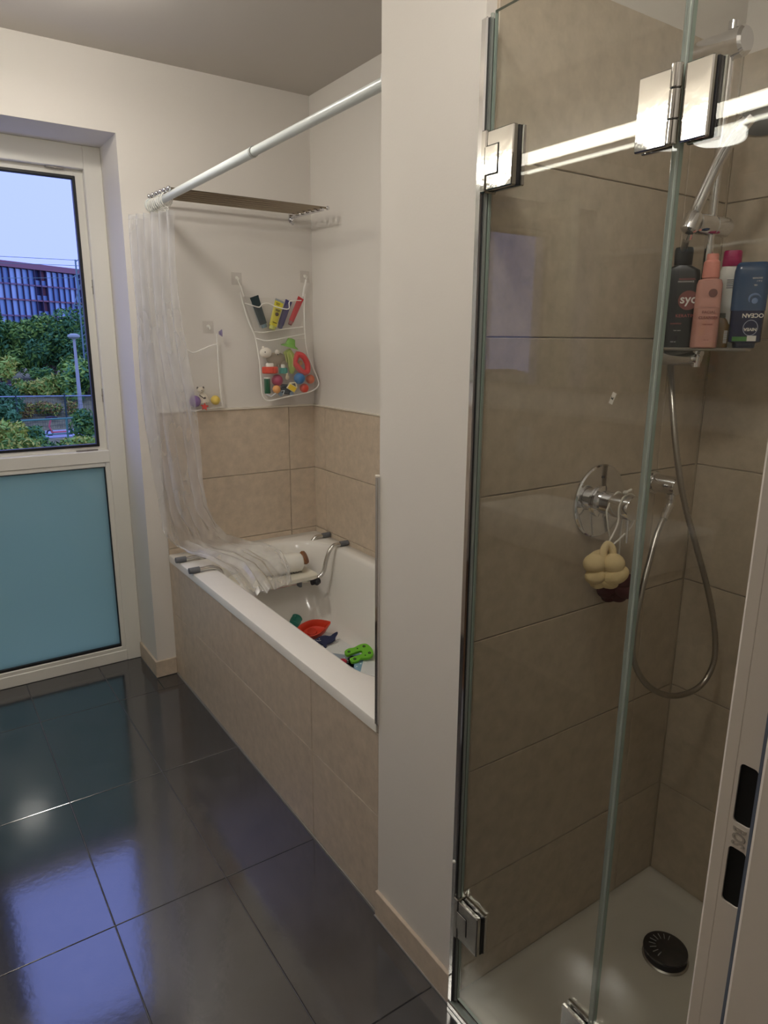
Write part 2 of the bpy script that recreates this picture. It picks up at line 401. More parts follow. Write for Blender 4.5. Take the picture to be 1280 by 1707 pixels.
# trims
smesh(MB().cbox((0, YW-.014, ZTT), (XB, YW, ZTT+.009), .001), 'trim_1', M['trim'], 'cream trim along the top of the tiles on the window wall')
smesh(MB().cbox((XB-.014, 0, ZTT), (XB, YW-.014, ZTT+.006), .001), 'trim_2', M['trim'], 'trim along the top of the tiles behind the bathtub')
mb = MB(); mb.cbox((-.0065, -.002, ZT-.005), (.002, .009, ZTT), .001)
smesh(mb, 'trim_3', M['chrome'], 'thin chrome edge strip upright on the corner beside the bathtub')
smesh(MB().cbox((-.007, -.001, ZTT), (.003, .010, ZTT+.006), .001), 'trim_4', M['trim'])
smesh(MB().cbox((XL, YD, ZTT), (XL+.016, YW, ZTT+.02), .001), 'trim_5', M['trim'], 'white ledge along the tiles of the left wall')
smesh(MB().box((-.003, 0.0, -.003), (.001, YW, .004)).box((-.0125, YP, -.003), (-.0095, 0, .004)), 'trim_6', mat('silicone joint', (150, 146, 140), .5), 'grey silicone joint between floor and tiles')
smesh(MB().box((XB-.0095, YP-.0085, .0), (XB-.0045, YP-.004, 2.131)), 'trim_7', mat('beige silicone', (172, 158, 138), .6), 'beige silicone joint in the shower corner')
# baseboards
SK = .08
bb = lambda a, b, n, l: smesh(MB().cbox(a, b, .0012), n, M['tile'], l)
bb((-.010, YP, .002), (0, -.0005, SK), 'baseboard_partition', 'beige tile baseboard below the white partition end')
bb((XN-.010, YW-.010, .002), (-.0005, YW, SK), 'baseboard_niche', 'beige tile baseboard on the short wall beside the bathtub')
bb((XN-.010, YW-.0005, .002), (XN, YF-.004, SK), 'baseboard_reveal', 'beige tile baseboard inside the window niche')
bb((XL, YW-.010, .002), (XWL, YW, SK), 'baseboard_left', 'beige tile baseboard left of the window')

# ------------------------------------------------------------------ window_1
win = struct('window_1', (-.52, YF, 0), 'white plastic window with open upper sash and frosted lower pane')
fx0, fx1 = XWL+.0, XN          # outer edges
gi = -.158                      # inner edge of the outer frame, right
gl_ = XWL+.072
def ring_frame(x0, x1, z0, z1, wl_, wr_, wb_, wt_, ya, yb, c=.003):
    mb = MB(); mb.cbox((x0, ya, z0), (x0+wl_, yb, z1), c); mb.cbox((x1-wr_, ya, z0), (x1, yb, z1), c)
    mb.cbox((x0+wl_-.002, ya, z0), (x1-wr_+.002, yb, z0+wb_), c); mb.cbox((x0+wl_-.002, ya, z1-wt_), (x1-wr_+.002, yb, z1), c); return mb
build(ring_frame(fx0, fx1, .0, ZR, .072, .072, .055, .09, YF, YF+.08), 'frame', M['pvc'], win)
build(MB().cbox((gl_-.002, YF, .972), (gi+.002, YF+.08, 1.028), .003), 'transom', M['pvc'], win)
# upper: stepped rebate and black gasket where the sash closes
build(ring_frame(gl_-.004, gi+.004, 1.024, ZR-.086, .040, .040, .026, .030, YF+.035, YF+.078, .002), 'rebate', M['pvc'], win)
build(ring_frame(gl_+.030, gi-.030, 1.044, ZR-.114, .010, .012, .012, .012, YF+.030, YF+.060, .002), 'gasket', M['dark_metal'], win)
# lower fixed pane
build(ring_frame(gl_-.002, gi+.002, .052, .975, .022, .022, .022, .022, YF+.004, YF+.05, .003), 'glazing_bead', M['pvc'], win)
build(ring_frame(gl_+.018, gi-.018, .072, .955, .006, .006, .014, .006, YF+.010, YF+.04, .001), 'gasket', M['dark_metal'], win)
build(MB().box((gl_+.018, YF+.022, .072), (gi-.018, YF+.034, .955)), 'frosted_pane', M['frosted'], win)
for (a, b) in (((gi-.002, YF+.018, 1.70), (gi+.0005, YF+.03, 1.76)), ((gi-.002, YF+.018, 1.24), (gi+.0005, YF+.03, 1.30)), ((-.29, YF+.012, 1.0275), (-.20, YF+.03, 1.034)), ((-.30, YF+.012, ZR-.096), (-.23, YF+.03, ZR-.089))):
    build(MB().cbox(a, b, .0015).tube([((a[0]+b[0])/2, a[1]-.002, (a[2]+b[2])/2), ((a[0]+b[0])/2, a[1]+.004, (a[2]+b[2])/2)], .005, 8), 'striker', M['steel'], win)
# open sash, swung into the room on its left hinges
sx_ = gl_+.035
mb = MB(); y1_, y0_ = YF-.008, YF-.008-.72
for (a, b) in (((y0_, 1.03), (y0_+.075, 2.20)), ((y1_-.075, 1.03), (y1_, 2.20)), ((y0_+.07, 1.03), (y1_-.07, 1.105)), ((y0_+.07, 2.125), (y1_-.07, 2.20))):
    mb.cbox((sx_, a[0], a[1]), (sx_+.06, b[0], b[1]), .004)
sash = build(mb, 'sash', M['pvc'], win)
build(MB().box((sx_+.02, y0_+.07, 1.10), (sx_+.038, y1_-.07, 2.13)), 'glass_pane', clear('window glass', (.93, .95, .95), f0=.08), sash)
mb = MB(); mb.cbox((sx_+.060, y0_+.022, 1.50), (sx_+.072, y0_+.052, 1.58), .004); mb.tube([(sx_+.07, y0_+.037, 1.54), (sx_+.105, y0_+.037, 1.54), (sx_+.11, y0_+.045, 1.54), (sx_+.11, y0_+.16, 1.54)], .009, 10)
build(mb, 'handle', M['steel'], sash)

# ------------------------------------------------------------------ door_1 : steel frame of the bathroom doorway
dr = struct('door_1', (JX, YD, 0), 'white steel frame of the bathroom doorway')
ya, yb = YD, YD-.0205
zl, zd = (-0.3750,-1.0724,1.1706)[2], (-0.3750,-1.0720,1.0962)[2]
# plate in the plane x=JX : local x -> world y, local y -> world z
PM = Matrix(((0, 0, 1, JX+.0008), (1, 0, 0, 0), (0, 1, 0, 0), (0, 0, 0, 1)))
h1 = rrect(yb+.0030, ya-.0030, zl-.026, zl+.026, .0035, 4); h2 = rrect(yb+.0030, ya-.0030, zd-.026, zd+.026, .0035, 4)
build(plate([(yb-.002, 0), (ya, 0), (ya, 2.03), (yb-.002, 2.03)], [h1, h2], .0016, PM), 'strike_side', M['door_paint'], dr)
mb = MB(); mb.cbox((JX, YD-.002, 0), (JX+.05, YD+.012, 2.03), .0025)
build(mb, 'frame_lip', M['door_paint'], dr)
mb = MB(); mb.cbox((JX-.014, YD-.20, 0), (JX+.03, yb-.004, 2.05), .003)
build(mb, 'jamb', M['door_paint'], dr)
build(MB().tube([(JX-.004, yb-.002, 0.005), (JX-.004, yb-.002, 2.03)], .0036, 8), 'seal', C('blue grey seal', (84, 92, 106), .6), dr)
for z in (zl, zd):
    build(MB().box((JX+.0018, yb+.001, z-.030), (JX+.03, ya-.001, z+.030)), 'latch_pocket', C('black pocket', (4, 4, 4), .9), dr)
TM = Matrix(((0, 0, -1, JX-.0004), (0, 1, 0, 0), (1, 0, 0, 0), (0, 0, 0, 1)))
def Mtext(o, xd, nd): return frame_m(o, xd, nd)
build(text_mb('BOS', .0150, .0010, Mtext((JX-.0003, (ya+yb)/2+.001, (zl+zd)/2), (0, 0, -1), (-1, 0, 0)) @ Matrix.Diagonal((.62, .95, 1, 1)), bold=.0003), 'embossed_letters', C('embossed shade', (176, 168, 158), .5), dr)
build(MB().cbox((-1.235, YD-.20, 0), (-1.19, YD+.012, 2.05), .003).cbox((-1.235, YD-.20, 2.03), (JX+.03, YD+.012, 2.075), .003), 'head_and_hinge_jamb', M['door_paint'], dr)

# ------------------------------------------------------------------ bathtub
tub = thing('bathtub', (.38, .85, 0), 'long white enamel bathtub set behind the beige tiled front', 'bathtub')
R = []
def ring(x0, x1, y0, y1, r, z): R.append([(x, y, z) for x, y in rrect(x0, x1, y0, y1, r, 12)])
e = .0005
X0, X1, Y0, Y1 = -.002, XB-.009, .0085, YW-.0085
ring(X0+.004, X1, Y0, Y1, .002, ZT-.034)
ring(X0, X1, Y0, Y1, .002, ZT-.032)
ring(X0, X1, Y0, Y1, .002, ZT-.008)
ring(X0+.002, X1, Y0, Y1, .002, ZT-.002)
ring(X0+.008, X1-.002, Y0+.002, Y1-.002, .004, ZT)
a0, a1, b0, b1 = .098, .695, .11, 1.60
ring(a0, a1, b0, b1, .20, ZT)
ring(a0+.008, a1-.008, b0+.008, b1-.008, .195, ZT-.003)
ring(a0+.018, a1-.014, b0+.018, b1-.020, .19, ZT-.018)
ring(a0+.026, a1-.020, b0+.028, b1-.035, .18, ZT-.06)
ring(a0+.045, a1-.038, b0+.06, b1-.10, .16, .36)
ring(a0+.065, a1-.055, b0+.09, b1-.17, .14, .25)
ring(a0+.080, a1-.068, b0+.11, b1-.21, .12, .215)
ring(a0+.105, a1-.090, b0+.14, b1-.25, .10, .203)
ring(a0+.15, a1-.13, b0+.20, b1-.32, .08, .200)
mb = MB(); mb.loft(R, cap0=False)
build(mb, 'basin', M['enamel'], tub, sharp=50)
mb = MB(); mb.tube([(.40, .62, .2005), (.40, .62, .206)], .03, 20); build(mb, 'drain', M['chrome'], tub)
mb = MB(); mb.lathe([(.001, 0), (.032, 0), (.034, .006), (.028, .012), (.001, .013)], 20, (.60, .30, .44), (-1, 0, .25)) ; 
# non-slip mat on the tub floor
ZF = .2015
mt = thing('bath_mat', (.5, 1.0, ZF), 'pale grey and white patterned non-slip mat on the bathtub floor', 'bath mat')
build(MB().prism(rrect(.24, .600, .50, 1.315, .05, 5), ZF, ZF+.003), 'sheet', C('mat white', (222, 224, 222), .5), mt)
patch = lambda poly, m_: build(MB().prism(poly, ZF+.003, ZF+.0036), 'printed_patch', m_, mt)
patch([(.585, 1.30), (.56, 1.305), (.48, 1.16), (.33, 1.05), (.30, 1.12), (.42, 1.25), (.50, 1.305), (.545, 1.308)][::-1], C('mat grey', (150, 162, 174), .5))
patch([(.597, 1.06), (.58, .98), (.50, .88), (.38, .82), (.36, .90), (.46, .97), (.53, 1.02)], C('mat blue', (134, 174, 198), .5))
patch([(.46, 1.14), (.56, 1.02), (.50, .93), (.38, .99), (.36, 1.06)], C('mat grey', (176, 186, 194), .5))
mb = MB()
for i in range(70):
    x, y = random.uniform(.40, .595), random.uniform(.8, 1.30)
    mb.prism([(x+.0032*math.cos(t), y+.0032*math.sin(t)) for t in [k*PI/3 for k in range(6)]], ZF+.003, ZF+.0045)
tag(build(mb, 'suction_dimple', C('mat dimple', (236, 238, 238), .4), mt), kind='stuff')

# ------------------------------------------------------------------ bath seat
seat = thing('bath_board', (.38, 1.46, ZT), 'white plastic bath seat hung across the tub on two bent aluminium tubes', 'bath seat')
def seat_tube(y):
    ls = [(-.012, y, ZT+.0125), (.04, y, ZT+.0125), (.085, y, ZT+.012), (.118, y, ZT-.01), (.132, y, ZT-.06), (.140, y, ZT-.105), (.165, y, ZT-.128), (.21, y, ZT-.132)]
    rs = [(.545, y, ZT-.132), (.585, y, ZT-.128), (.612, y, ZT-.105), (.625, y, ZT-.06), (.642, y, ZT-.015), (.668, y, ZT+.0115), (.70, y, ZT+.0125), (.740, y, ZT+.0125)]
    return spline(ls+rs, 5)
for y in (1.375, 1.545):
    build(MB().tube(seat_tube(y), .0095, 12), 'tube', M['alu'], seat)
    build(MB().tube([(-.016, y, ZT+.0135), (.028, y, ZT+.0135)], .0125, 14), 'grip', M['grey_rubber'], seat)
    build(MB().tube([(.702, y, ZT+.0135), (.743, y, ZT+.0135)], .0125, 14), 'grip', M['grey_rubber'], seat)
sm = MB(); R = []
for (ins, z) in ((.006, ZT-.121), (0, ZT-.117), (0, ZT-.101), (.004, ZT-.097), (.02, ZT-.0965)):
    R.append([(x, y, z) for x, y in rrect(.165+ins, .570-ins, 1.335+ins, 1.585-ins, .03, 6)])
sm.loft(R); build(sm, 'seat_board', M['warm_white'], seat)
mb = MB()
for k in range(7):
    x = .40+.018*k
    mb.prism(rrect(x, x+.008, 1.40, 1.47, .004, 2), ZT-.0966, ZT-.0955)
build(mb, 'drain_slot', C('slot shade', (150, 146, 138), .6), seat)
for y in (1.362, ):
    build(MB().tube([(.535, y-.012, ZT-.135), (.575, y-.012, ZT-.135)], .014, 10).ball((.555, y-.026, ZT-.135), .014, 10), 'clamp_knob', M['dark_rubber'], seat)
    build(MB().cbox((.475, y-.010, ZT-.150), (.488, y+.02, ZT-.118), .002), 'clamp', M['grey_rubber'], seat)

# white pitcher lying on the seat, and a brush behind it
ZS = ZT-.0965
pt = thing('rinse_jug', (.47, 1.42, ZS), 'white plastic jug lying on its side on the bath seat', 'jug')
jm = frame_m((.345, 1.445, ZS+.046), (0, 0, 1), (.19, -.035, .0))
mb = MB(); mb.xf = jm; mb.lathe([(.001, 0), (.038, 0), (.044, .006), (.046, .06), (.045, .15), (.040, .172), (.030, .180), (.001, .182)], 24)
build(mb, 'body', M['white_plastic'], pt)
mb = MB(); mb.xf = jm; mb.tube(spline([(.0, -.044, .03), (.0, -.075, .04), (.0, -.082, .08), (.0, -.075, .12), (.0, -.044, .13)], 5), .0055, 8)
build(mb, 'handle', M['white_plastic'], pt)
mb = MB()
for k in range(5):
    mb.xf = jm; t = 2.55+.0*k; mb.box((.0453*math.cos(t)-.001, .0453*math.sin(t)-.004, .10+k*.013), (.0453*math.cos(t)+.001, .0453*math.sin(t)+.002, .107+k*.013))
build(mb, 'printed_mark', C('print grey', (96, 92, 88), .6), pt)
bo = thing('bath_brush', (.57, 1.46, ZS), 'round brown wooden brush behind the white jug on the bath seat', 'brush')
mb = MB(); mb.lathe([(.001, 0), (.030, .001), (.034, .010), (.030, .020), (.001, .026)], 22, (.552, 1.470, ZS+.040), (.6, -.45, .35)); build(mb, 'wooden_back', C('brown wood', (136, 88, 52), .5, noise=.2, nscale=40), bo)
mb = MB(); mb.lathe([(.001, -.022), (.027, -.022), (.028, .001), (.001, .001)], 18, (.552, 1.470, ZS+.040), (.6, -.45, .35)); build(mb, 'bristle_pad', C('bristle', (190, 176, 150), .9), bo)

# ------------------------------------------------------------------ toys in the tub
def top_mesh(mb, name, m_, label, cat, group=None, **k): return tag(build(mb, name, m_, **k), label, cat, group)
ZM = ZF+.0040
# teal cup lying on its side
tcup = thing('stacking_cup', (.47, 1.42, ZF), 'teal stacking cup tipped over at the far end of the bath mat', 'toy cup')
mb = MB(); mb.xf = frame_m((.463, 1.400, ZF+.030), (0, 0, 1), (.6, .7, .18))
mb.lathe([(.001, 0), (.020, 0), (.023, .003), (.028, .045), (.030, .047), (.030, .052), (.026, .052), (.021, .006), (.001, .005)], 24)
build(mb, 'cup', C('teal plastic', (44, 140, 124), .4), tcup)
mb = MB(); mb.xf = frame_m((.463, 1.400, ZF+.030), (0, 0, 1), (.6, .7, .18)); mb.tube([(.024, 0, .014), (.034, 0, .02), (.034, 0, .032), (.026, 0, .038)], .0035, 8)
build(mb, 'handle', M['teal plastic'], tcup)
# orange boat
R = []
def boat_ring(s, z, sh=0):
    out = []
    for k in range(28):
        t = 2*PI*k/28; x = math.cos(t)*.058*s; y = math.sin(t)*.036*s
        if x > 0: y *= (1-.55*(x/(.058*s))**2); x *= 1.12
        out.append((x, y, z))
    return out
for (s, z) in ((.62, 0), (.82, .006), (.97, .024), (1.04, .030), (1.04, .034), (.98, .035), (.86, .030), (.70, .012), (.5, .010)): R.append(boat_ring(s, z))
def tilt(c, deg, rz, sc_=1): return Matrix.Translation(c) @ Matrix.Rotation(math.radians(deg), 4, Vector((.83, -.56, 0))) @ Matrix.Rotation(math.radians(rz), 4, 'Z') @ Matrix.Scale(sc_, 4)
bt = thing('toy_boat', (0.5329,1.3517,0.2050), 'orange toy boat with pointed bow beside the teal cup', 'toy boat')
mb = MB(); mb.xf = tilt((0.5096,1.2968,0.2160), 24, -10, 1.28); mb.loft(R)
build(mb, 'hull', C('orange plastic', (214, 66, 40), .4), bt)
mb2 = MB(); mb2.xf = mb.xf; mb2.lathe([(.001, 0), (.018, 0), (.017, .006), (.001, .008)], 18, (-.004, 0, .0105))
mb3 = MB(); mb3.xf = mb.xf; mb3.tube([(-.075, .004, .026), (-.055, .002, .03)], .006, 8); build(mb3, 'stern_tab', C('orange plastic dark', (196, 58, 36), .4), bt)
build(mb2, 'seat_ring', C('orange plastic dark', (196, 58, 36), .4), bt)
# navy whale / ray shaped cut-out
wh = [(-.050, .004), (-.034, .020), (-.012, .026), (.006, .022), (.018, .034), (.032, .044), (.036, .040), (.028, .020), (.026, .004), (.010, -.012), (-.004, -.020), (-.006, -.034), (-.016, -.040), (-.018, -.026), (-.026, -.018), (-.044, -.010)]
wo_ = thing('foam_whale', (0.5379,1.2202,0.2055), 'navy blue whale shaped foam toy flat beside the orange boat', 'foam toy')
WM = tilt((0.5245,1.1855,0.2220), 20, -32, 1.15)
build(plate([p[:2] for p in spline([(x, y, 0) for x, y in wh+[wh[0]]], 3)[:-1]], [], .007, WM), 'body', C('navy foam', (24, 34, 72), .6), wo_)
mb = MB(); mb.xf = WM; mb.ball((-.034, .006, .0035), .0022, 8); mb.tube([(-.046, .0, .0037), (-.036, -.004, .0037), (-.028, -.002, .0037)], .0008, 6)
build(mb, 'eye', M['white_plastic'], wo_)
# green foam letter-like tile with flower prints
gf = thing('foam_shape', (0.5831,1.0145,0.2055), 'lime green arch shaped foam toy with black printed flowers', 'foam toy')
GM = tilt((0.5650,0.9857,0.2300), 22, -6, 1.0)
out = [(-.055, -.034), (-.030, -.038), (-.012, -.030), (.0, -.036), (.028, -.044), (.048, -.030), (.054, 0), (.046, .030), (.020, .040), (-.010, .036), (-.034, .042), (-.056, .034), (-.056, .012), (-.034, .010), (-.012, .010), (.008, .006), (.010, -.006), (-.006, -.012), (-.030, -.010), (-.054, -.012)]
build(plate([p[:2] for p in spline([(x, y, 0) for x, y in out+[out[0]]], 3)[:-1]], [], .013, GM), 'body', C('lime foam', (112, 188, 44), .7), gf)
for (x, y) in ((.030, .022), (.034, -.022), (-.040, .024), (-.036, -.024), (.0, .024), (.012, -.026)):
    mb = MB(); mb.xf = GM @ Matrix.Translation((x, y, .0068))
    rr = .0062 if abs(x) > .02 else .003
    for k in range(5): t = k*2*PI/5; mb.tube([(rr*.7*math.cos(t), rr*.7*math.sin(t), 0), (rr*.7*math.cos(t), rr*.7*math.sin(t), .0004)], rr*.45, 8)
    build(mb, 'printed_flower', C('black print', (20, 22, 18), .7), gf)
rt = thing('ladybird_toy', (0.4734,0.9904,0.2060), 'small red toy half hidden behind the bathtub rim', 'toy')
p_ = (0.4770,0.9818,0.2140)
build(MB().ball((p_[0], p_[1], ZM+.012), .016, 16, (1.2, 1, .75)), 'body', C('crimson plastic', (176, 30, 58), .4), rt)
build(MB().ball((p_[0]-.016, p_[1]+.012, ZM+.008), .006, 12), 'head', C('black toy', (28, 24, 26), .4), rt)

# ------------------------------------------------------------------ curtain rod, rings, curtain
RX, RZ = .03, 2.034
rod = thing('curtain_rod', (RX, .85, RZ), 'white telescopic rod spanning above the bathtub', 'curtain rod')
build(MB().tube([(RX, .703, RZ), (RX, YW-.012, RZ)], .0142, 20), 'outer_tube', M['rod'], rod)
build(MB().tube([(RX, .012, RZ), (RX, .705, RZ)], .0122, 20), 'inner_tube', M['rod'], rod)
build(MB().tube([(RX, .694, RZ), (RX, .704, RZ)], .0150, 20), 'collar', C('grey collar', (176, 178, 174), .4), rod)
for (y0, y1) in ((0.0005, .014), (YW-.014, YW-.0005)): build(MB().lathe([(.014, 0), (.024, .002), (.026, .010), (.026, y1-y0)], 20, (RX, y0 if y0 > 1 else y1, RZ), (0, 1 if y0 > 1 else -1, 0)), 'end_cap', M['rod'], rod)
# curtain surface: rows from rod down to the tub (left edge, right edge, pleat depth)
rows = [
 (0.00, (-.062, 1.674, 1.985), (.050, 1.500, 1.992), .022),
 (0.03, (-.064, 1.674, 1.955), (.050, 1.500, 1.962), .022),
 (0.15, (-.064, 1.674, 1.80), (.046, 1.500, 1.79), .022),
 (0.30, (-.062, 1.674, 1.58), (.050, 1.490, 1.57), .022),
 (0.45, (-.060, 1.670, 1.36), (.066, 1.470, 1.36), .024),
 (0.58, (-.052, 1.664, 1.14), (.080, 1.455, 1.15), .024),
 (0.70, (-.040, 1.660, .92), (.092, 1.450, .96), .022),
 (0.78, (-.030, 1.655, .80), (.110, 1.450, .84), .020),
 (0.83, (-.020, 1.650, .71), (.150, 1.460, .745), .018),
 (0.87, (-.008, 1.610, .640), (.200, 1.500, .675), .014),
 (0.90, (.020, 1.500, .618), (.290, 1.530, .635), .012),
 (0.93, (.060, 1.380, .618), (.380, 1.500, .605), .012),
 (0.96, (.110, 1.270, .590), (.430, 1.420, .575), .012),
 (0.98, (.125, 1.180, .555), (.410, 1.300, .545), .012),
 (1.00, (.140, 1.130, .520), (.370, 1.215, .510), .010),
]
def row_at(t):
    for i in range(len(rows)-1):
        a, b = rows[i], rows[i+1]
        if a[0] <= t <= b[0]:
            k = (t-a[0])/(b[0]-a[0]); k2 = k
            return Vector(a[1]).lerp(Vector(b[1]), k2), Vector(a[2]).lerp(Vector(b[2]), k2), a[3]+(b[3]-a[3])*k
    return Vector(rows[-1][1]), Vector(rows[-1][2]), rows[-1][3]
from mathutils import noise as mn
def curtain_pt(s, t):
    L, Rr, A = row_at(t)
    d = Rr-L; p = L.lerp(Rr, s)
    nrm = Vector((d.y, -d.x, 0)); nrm.z = 0
    nrm = nrm.normalized() if nrm.length > 1e-6 else Vector((1, 0, 0))
    low = max(0, min(1, (t-.80)/.10)); nrm = (nrm*(1-low)+Vector((0, 0, 1))*low).normalized()
    ph = 2*PI*(5.5*s+.55*mn.noise(Vector((s*2.5, t*1.6, 2)))*min(1, t*4)) + .9*math.sin(3*t+2*s)
    w = math.sin(ph); w = math.copysign(abs(w)**.8, w)
    amp = A*(1-.55*low)
    p = p+nrm*w*amp*(.75+1.1*mn.noise(Vector((s*4, t*3, 0)))*min(1, t*3))
    cr = mn.noise(Vector((s*7+3*t, t*14, 5)))*.022*max(0, (t-.45)/.55) + abs(mn.noise(Vector((s*5-2*t, t*11, 9))))*.045*max(0, (t-.65)/.35)
    if t > .8: p = p+d.normalized()*mn.noise(Vector((s*5, t*16, 3)))*.030*min(1, (t-.8)/.1)
    p = p+nrm*cr
    return p
NS, NT = 120, 240
cv = []; cf = []
for j in range(NT+1):
    for i in range(NS+1):
        p = curtain_pt(i/NS, j/NT)
        p.y = min(p.y, YW-.014)
        cv.append(tuple(p))
mb = MB(); cur = thing('shower_curtain', (RX, 1.59, ZT), 'clear vinyl shower curtain bunched at the rod end, its hem trailing into the bathtub', 'shower curtain')
hj = int(NT*.018)
mb.add(cv, [(j*(NS+1)+i, j*(NS+1)+i+1, (j+1)*(NS+1)+i+1, (j+1)*(NS+1)+i) for j in range(hj, NT) for i in range(NS)])
build(mb, 'curtain_sheet', M['curtain'], cur, sharp=80)
mb = MB(); mb.add(cv[:(hj+1)*(NS+1)], [(j*(NS+1)+i, j*(NS+1)+i+1, (j+1)*(NS+1)+i+1, (j+1)*(NS+1)+i) for j in range(0, hj) for i in range(NS)])
build(mb, 'top_hem', M['curtain_hem'], cur, sharp=80)
for k in range(9):
    y = 1.495+.0225*k; tilt = random.uniform(-.006, .006)
    pts = [(RX+.022*math.cos(a), y+tilt*math.sin(a)+(.006 if a > 4.2 else 0), RZ-.006+.026*math.sin(a)) for a in [2*PI*i/22 for i in range(22)]]
    mb = MB().tube(pts, .0019, 8, closed=True); mb.tube([(RX, y, RZ-.032), (RX+.004, y, RZ-.040), (RX, y, RZ-.046)], .0022, 6)
    tag(build(mb, 'curtain_ring', M['white_plastic']), 'white plastic curtain ring, '+['nearest the room, hung with the clear hem', 'second', 'third', 'fourth', 'fifth', 'sixth', 'seventh', 'eighth', 'last, against the window wall'][k]+(' from the room end of the row' if 0 < k < 8 else ''), 'curtain ring', 'curtain rings on the rod')

# ------------------------------------------------------------------ towel rack
rk = thing('towel_rack', (.35, YW, 2.055), 'wall mounted nickel towel rack of parallel rods above the bathtub', 'towel rack')
zr = 2.060
ybars = [1.655, 1.606, 1.557, 1.508, 1.459, 1.410]
for y in ybars:
    z = zr-(1.655-y)*.04
    build(MB().tube([(.018, y, z), (.672, y, z)], .0042, 10), 'bar', M['rack'], rk)
    for x in (.012, .678): build(MB().ball((x, y, z), .0088, 12), 'finial', M['chrome'], rk)
for x in (.034, .650):
    build(MB().tube([(x, YW-.006, zr-.014), (x, 1.64, zr-.014), (x, 1.40, zr-.020)], .006, 10), 'support_arm', M['chrome'], rk)
    R = []
    for (s, w) in ((1, .0), (1, .004), (.8, .008)): R.append([(x+.0125*s*math.cos(t)*1, YW-.0005-w, zr-.012+(.026*s)*math.sin(t)) for t in [2*PI*k/20 for k in range(20)]])
    build(MB().loft(R), 'wall_plate', M['chrome'], rk)
    build(MB().tube(arc((x, YW-.022, zr-.034), .011, 0, PI*1.5, 10, (0, -1, 0), (0, 0, -1)), .003, 8), 'hook', M['chrome'], rk)

# ------------------------------------------------------------------ adhesive wall hooks
def wall_hook(x, z, label):
    t = thing('adhesive_hook', (x, YW, z), label, 'wall hook', 'clear square stick-on wall hooks')
    build(MB().cbox((x-.024, YW-.0016, z-.026), (x+.024, YW-.0003, z+.026), .0005), 'clear_pad', clear('clear pad', (.98, .975, .97), refl=.6, haze=.06, hcol=(.9, .89, .88, 1)), t)
    mb = MB().lathe([(.001, 0), (.007, 0), (.006, .003), (.001, .003)], 14, (x, YW-.0017, z+.004), (0, -1, 0))
    mb.tube(spline([(x, YW-.003, z+.003), (x, YW-.012, z-.002), (x, YW-.017, z-.010), (x, YW-.023, z-.006), (x, YW-.024, z+.002)], 4), .0019, 8)
    build(mb, 'hook', M['white_plastic'], t); return t
wall_hook(.380, 1.773, 'clear stick-on hook holding the left strap of the big toy net')
wall_hook(.716, 1.798, 'clear stick-on hook in the wall corner holding the right strap of the big toy net')
wall_hook(.240, 1.566, 'clear stick-on hook above the small toy net beside the curtain')

# ------------------------------------------------------------------ big toy net
YN = 1.640   # front face of the net
net = thing('toy_net', (.60, YN, 1.25), 'white mesh toy net with pockets hanging in the corner above the tiles', 'toy net')
bl = [(0.3845,1.6750,1.7161), (0.4112,1.6700,1.6080), (0.4405,1.6600,1.5258), (0.4522,1.6500,1.4266), (0.4527,1.6400,1.3342), (0.4589,1.6400,1.2670), (0.4907,1.6400,1.2440), (0.5602,1.6200,1.2590), (0.6377,1.6200,1.2698), (0.7012,1.6200,1.2814), (0.7425,1.6300,1.3075), (0.7391,1.6400,1.3462), (0.7138,1.6500,1.4102), (0.6985,1.6600,1.4788), (0.6907,1.6600,1.5467), (0.6951,1.6700,1.6410), (0.7055,1.6800,1.7216)]
build(MB().tube(spline(bl, 4), .0032, 8), 'border_tape', M['net_tape'], net)
build(MB().tube([(0.3750,1.6730,1.7678), (0.3909,1.6750,1.7339), (0.4033,1.6750,1.6992)], .0028, 8), 'strap', M['net_tape'], net)
build(MB().tube([(0.7095,1.6730,1.7848), (0.7019,1.6780,1.7479), (0.6948,1.6780,1.7105)], .0045, 8), 'strap', M['net_tape'], net)
for pl in ([(0.4006,1.6650,1.6710), (0.4275,1.6500,1.6612), (0.4614,1.6500,1.6546), (0.4763,1.6500,1.6678), (0.5030,1.6450,1.6711), (0.5464,1.6450,1.6570), (0.6028,1.6450,1.6509), (0.6124,1.6500,1.6853), (0.6756,1.6600,1.6905)],
           [(0.4386,1.6600,1.5491), (0.4848,1.6600,1.5471), (0.5743,1.6600,1.5613), (0.6819,1.6600,1.5735)],
           [(0.4438,1.6550,1.5207), (0.4842,1.6300,1.5106), (0.5584,1.6300,1.5215), (0.6242,1.6400,1.5325), (0.6874,1.6600,1.5412)]):
    build(MB().tube(spline(pl, 4), .0024, 8), 'pocket_hem', M['net_tape'], net)
def sheet(poly, name, m_, parent, bulge=0.0, yb=None):
    n = len(poly); c = Vector((0, 0, 0))
    for p in poly: c += Vector(p)/n
    mb = MB(); rings = []; K = 6
    for k in range(K): 
        f = 1-k/K; rings.append([tuple(c.lerp(Vector(p), f)+Vector((0, -bulge*(1-f*f), 0))) for p in poly])
    vs = [p for r in rings for p in r]+[tuple(c+Vector((0, -bulge, 0)))]
    fs = [(i*n+k, i*n+(k+1) % n, (i+1)*n+(k+1) % n, (i+1)*n+k) for i in range(K-1) for k in range(n)]+[((K-1)*n+k, (K-1)*n+(k+1) % n, K*n) for k in range(n)]
    mb.add(vs, fs); return build(mb, name, m_, parent, sharp=80)
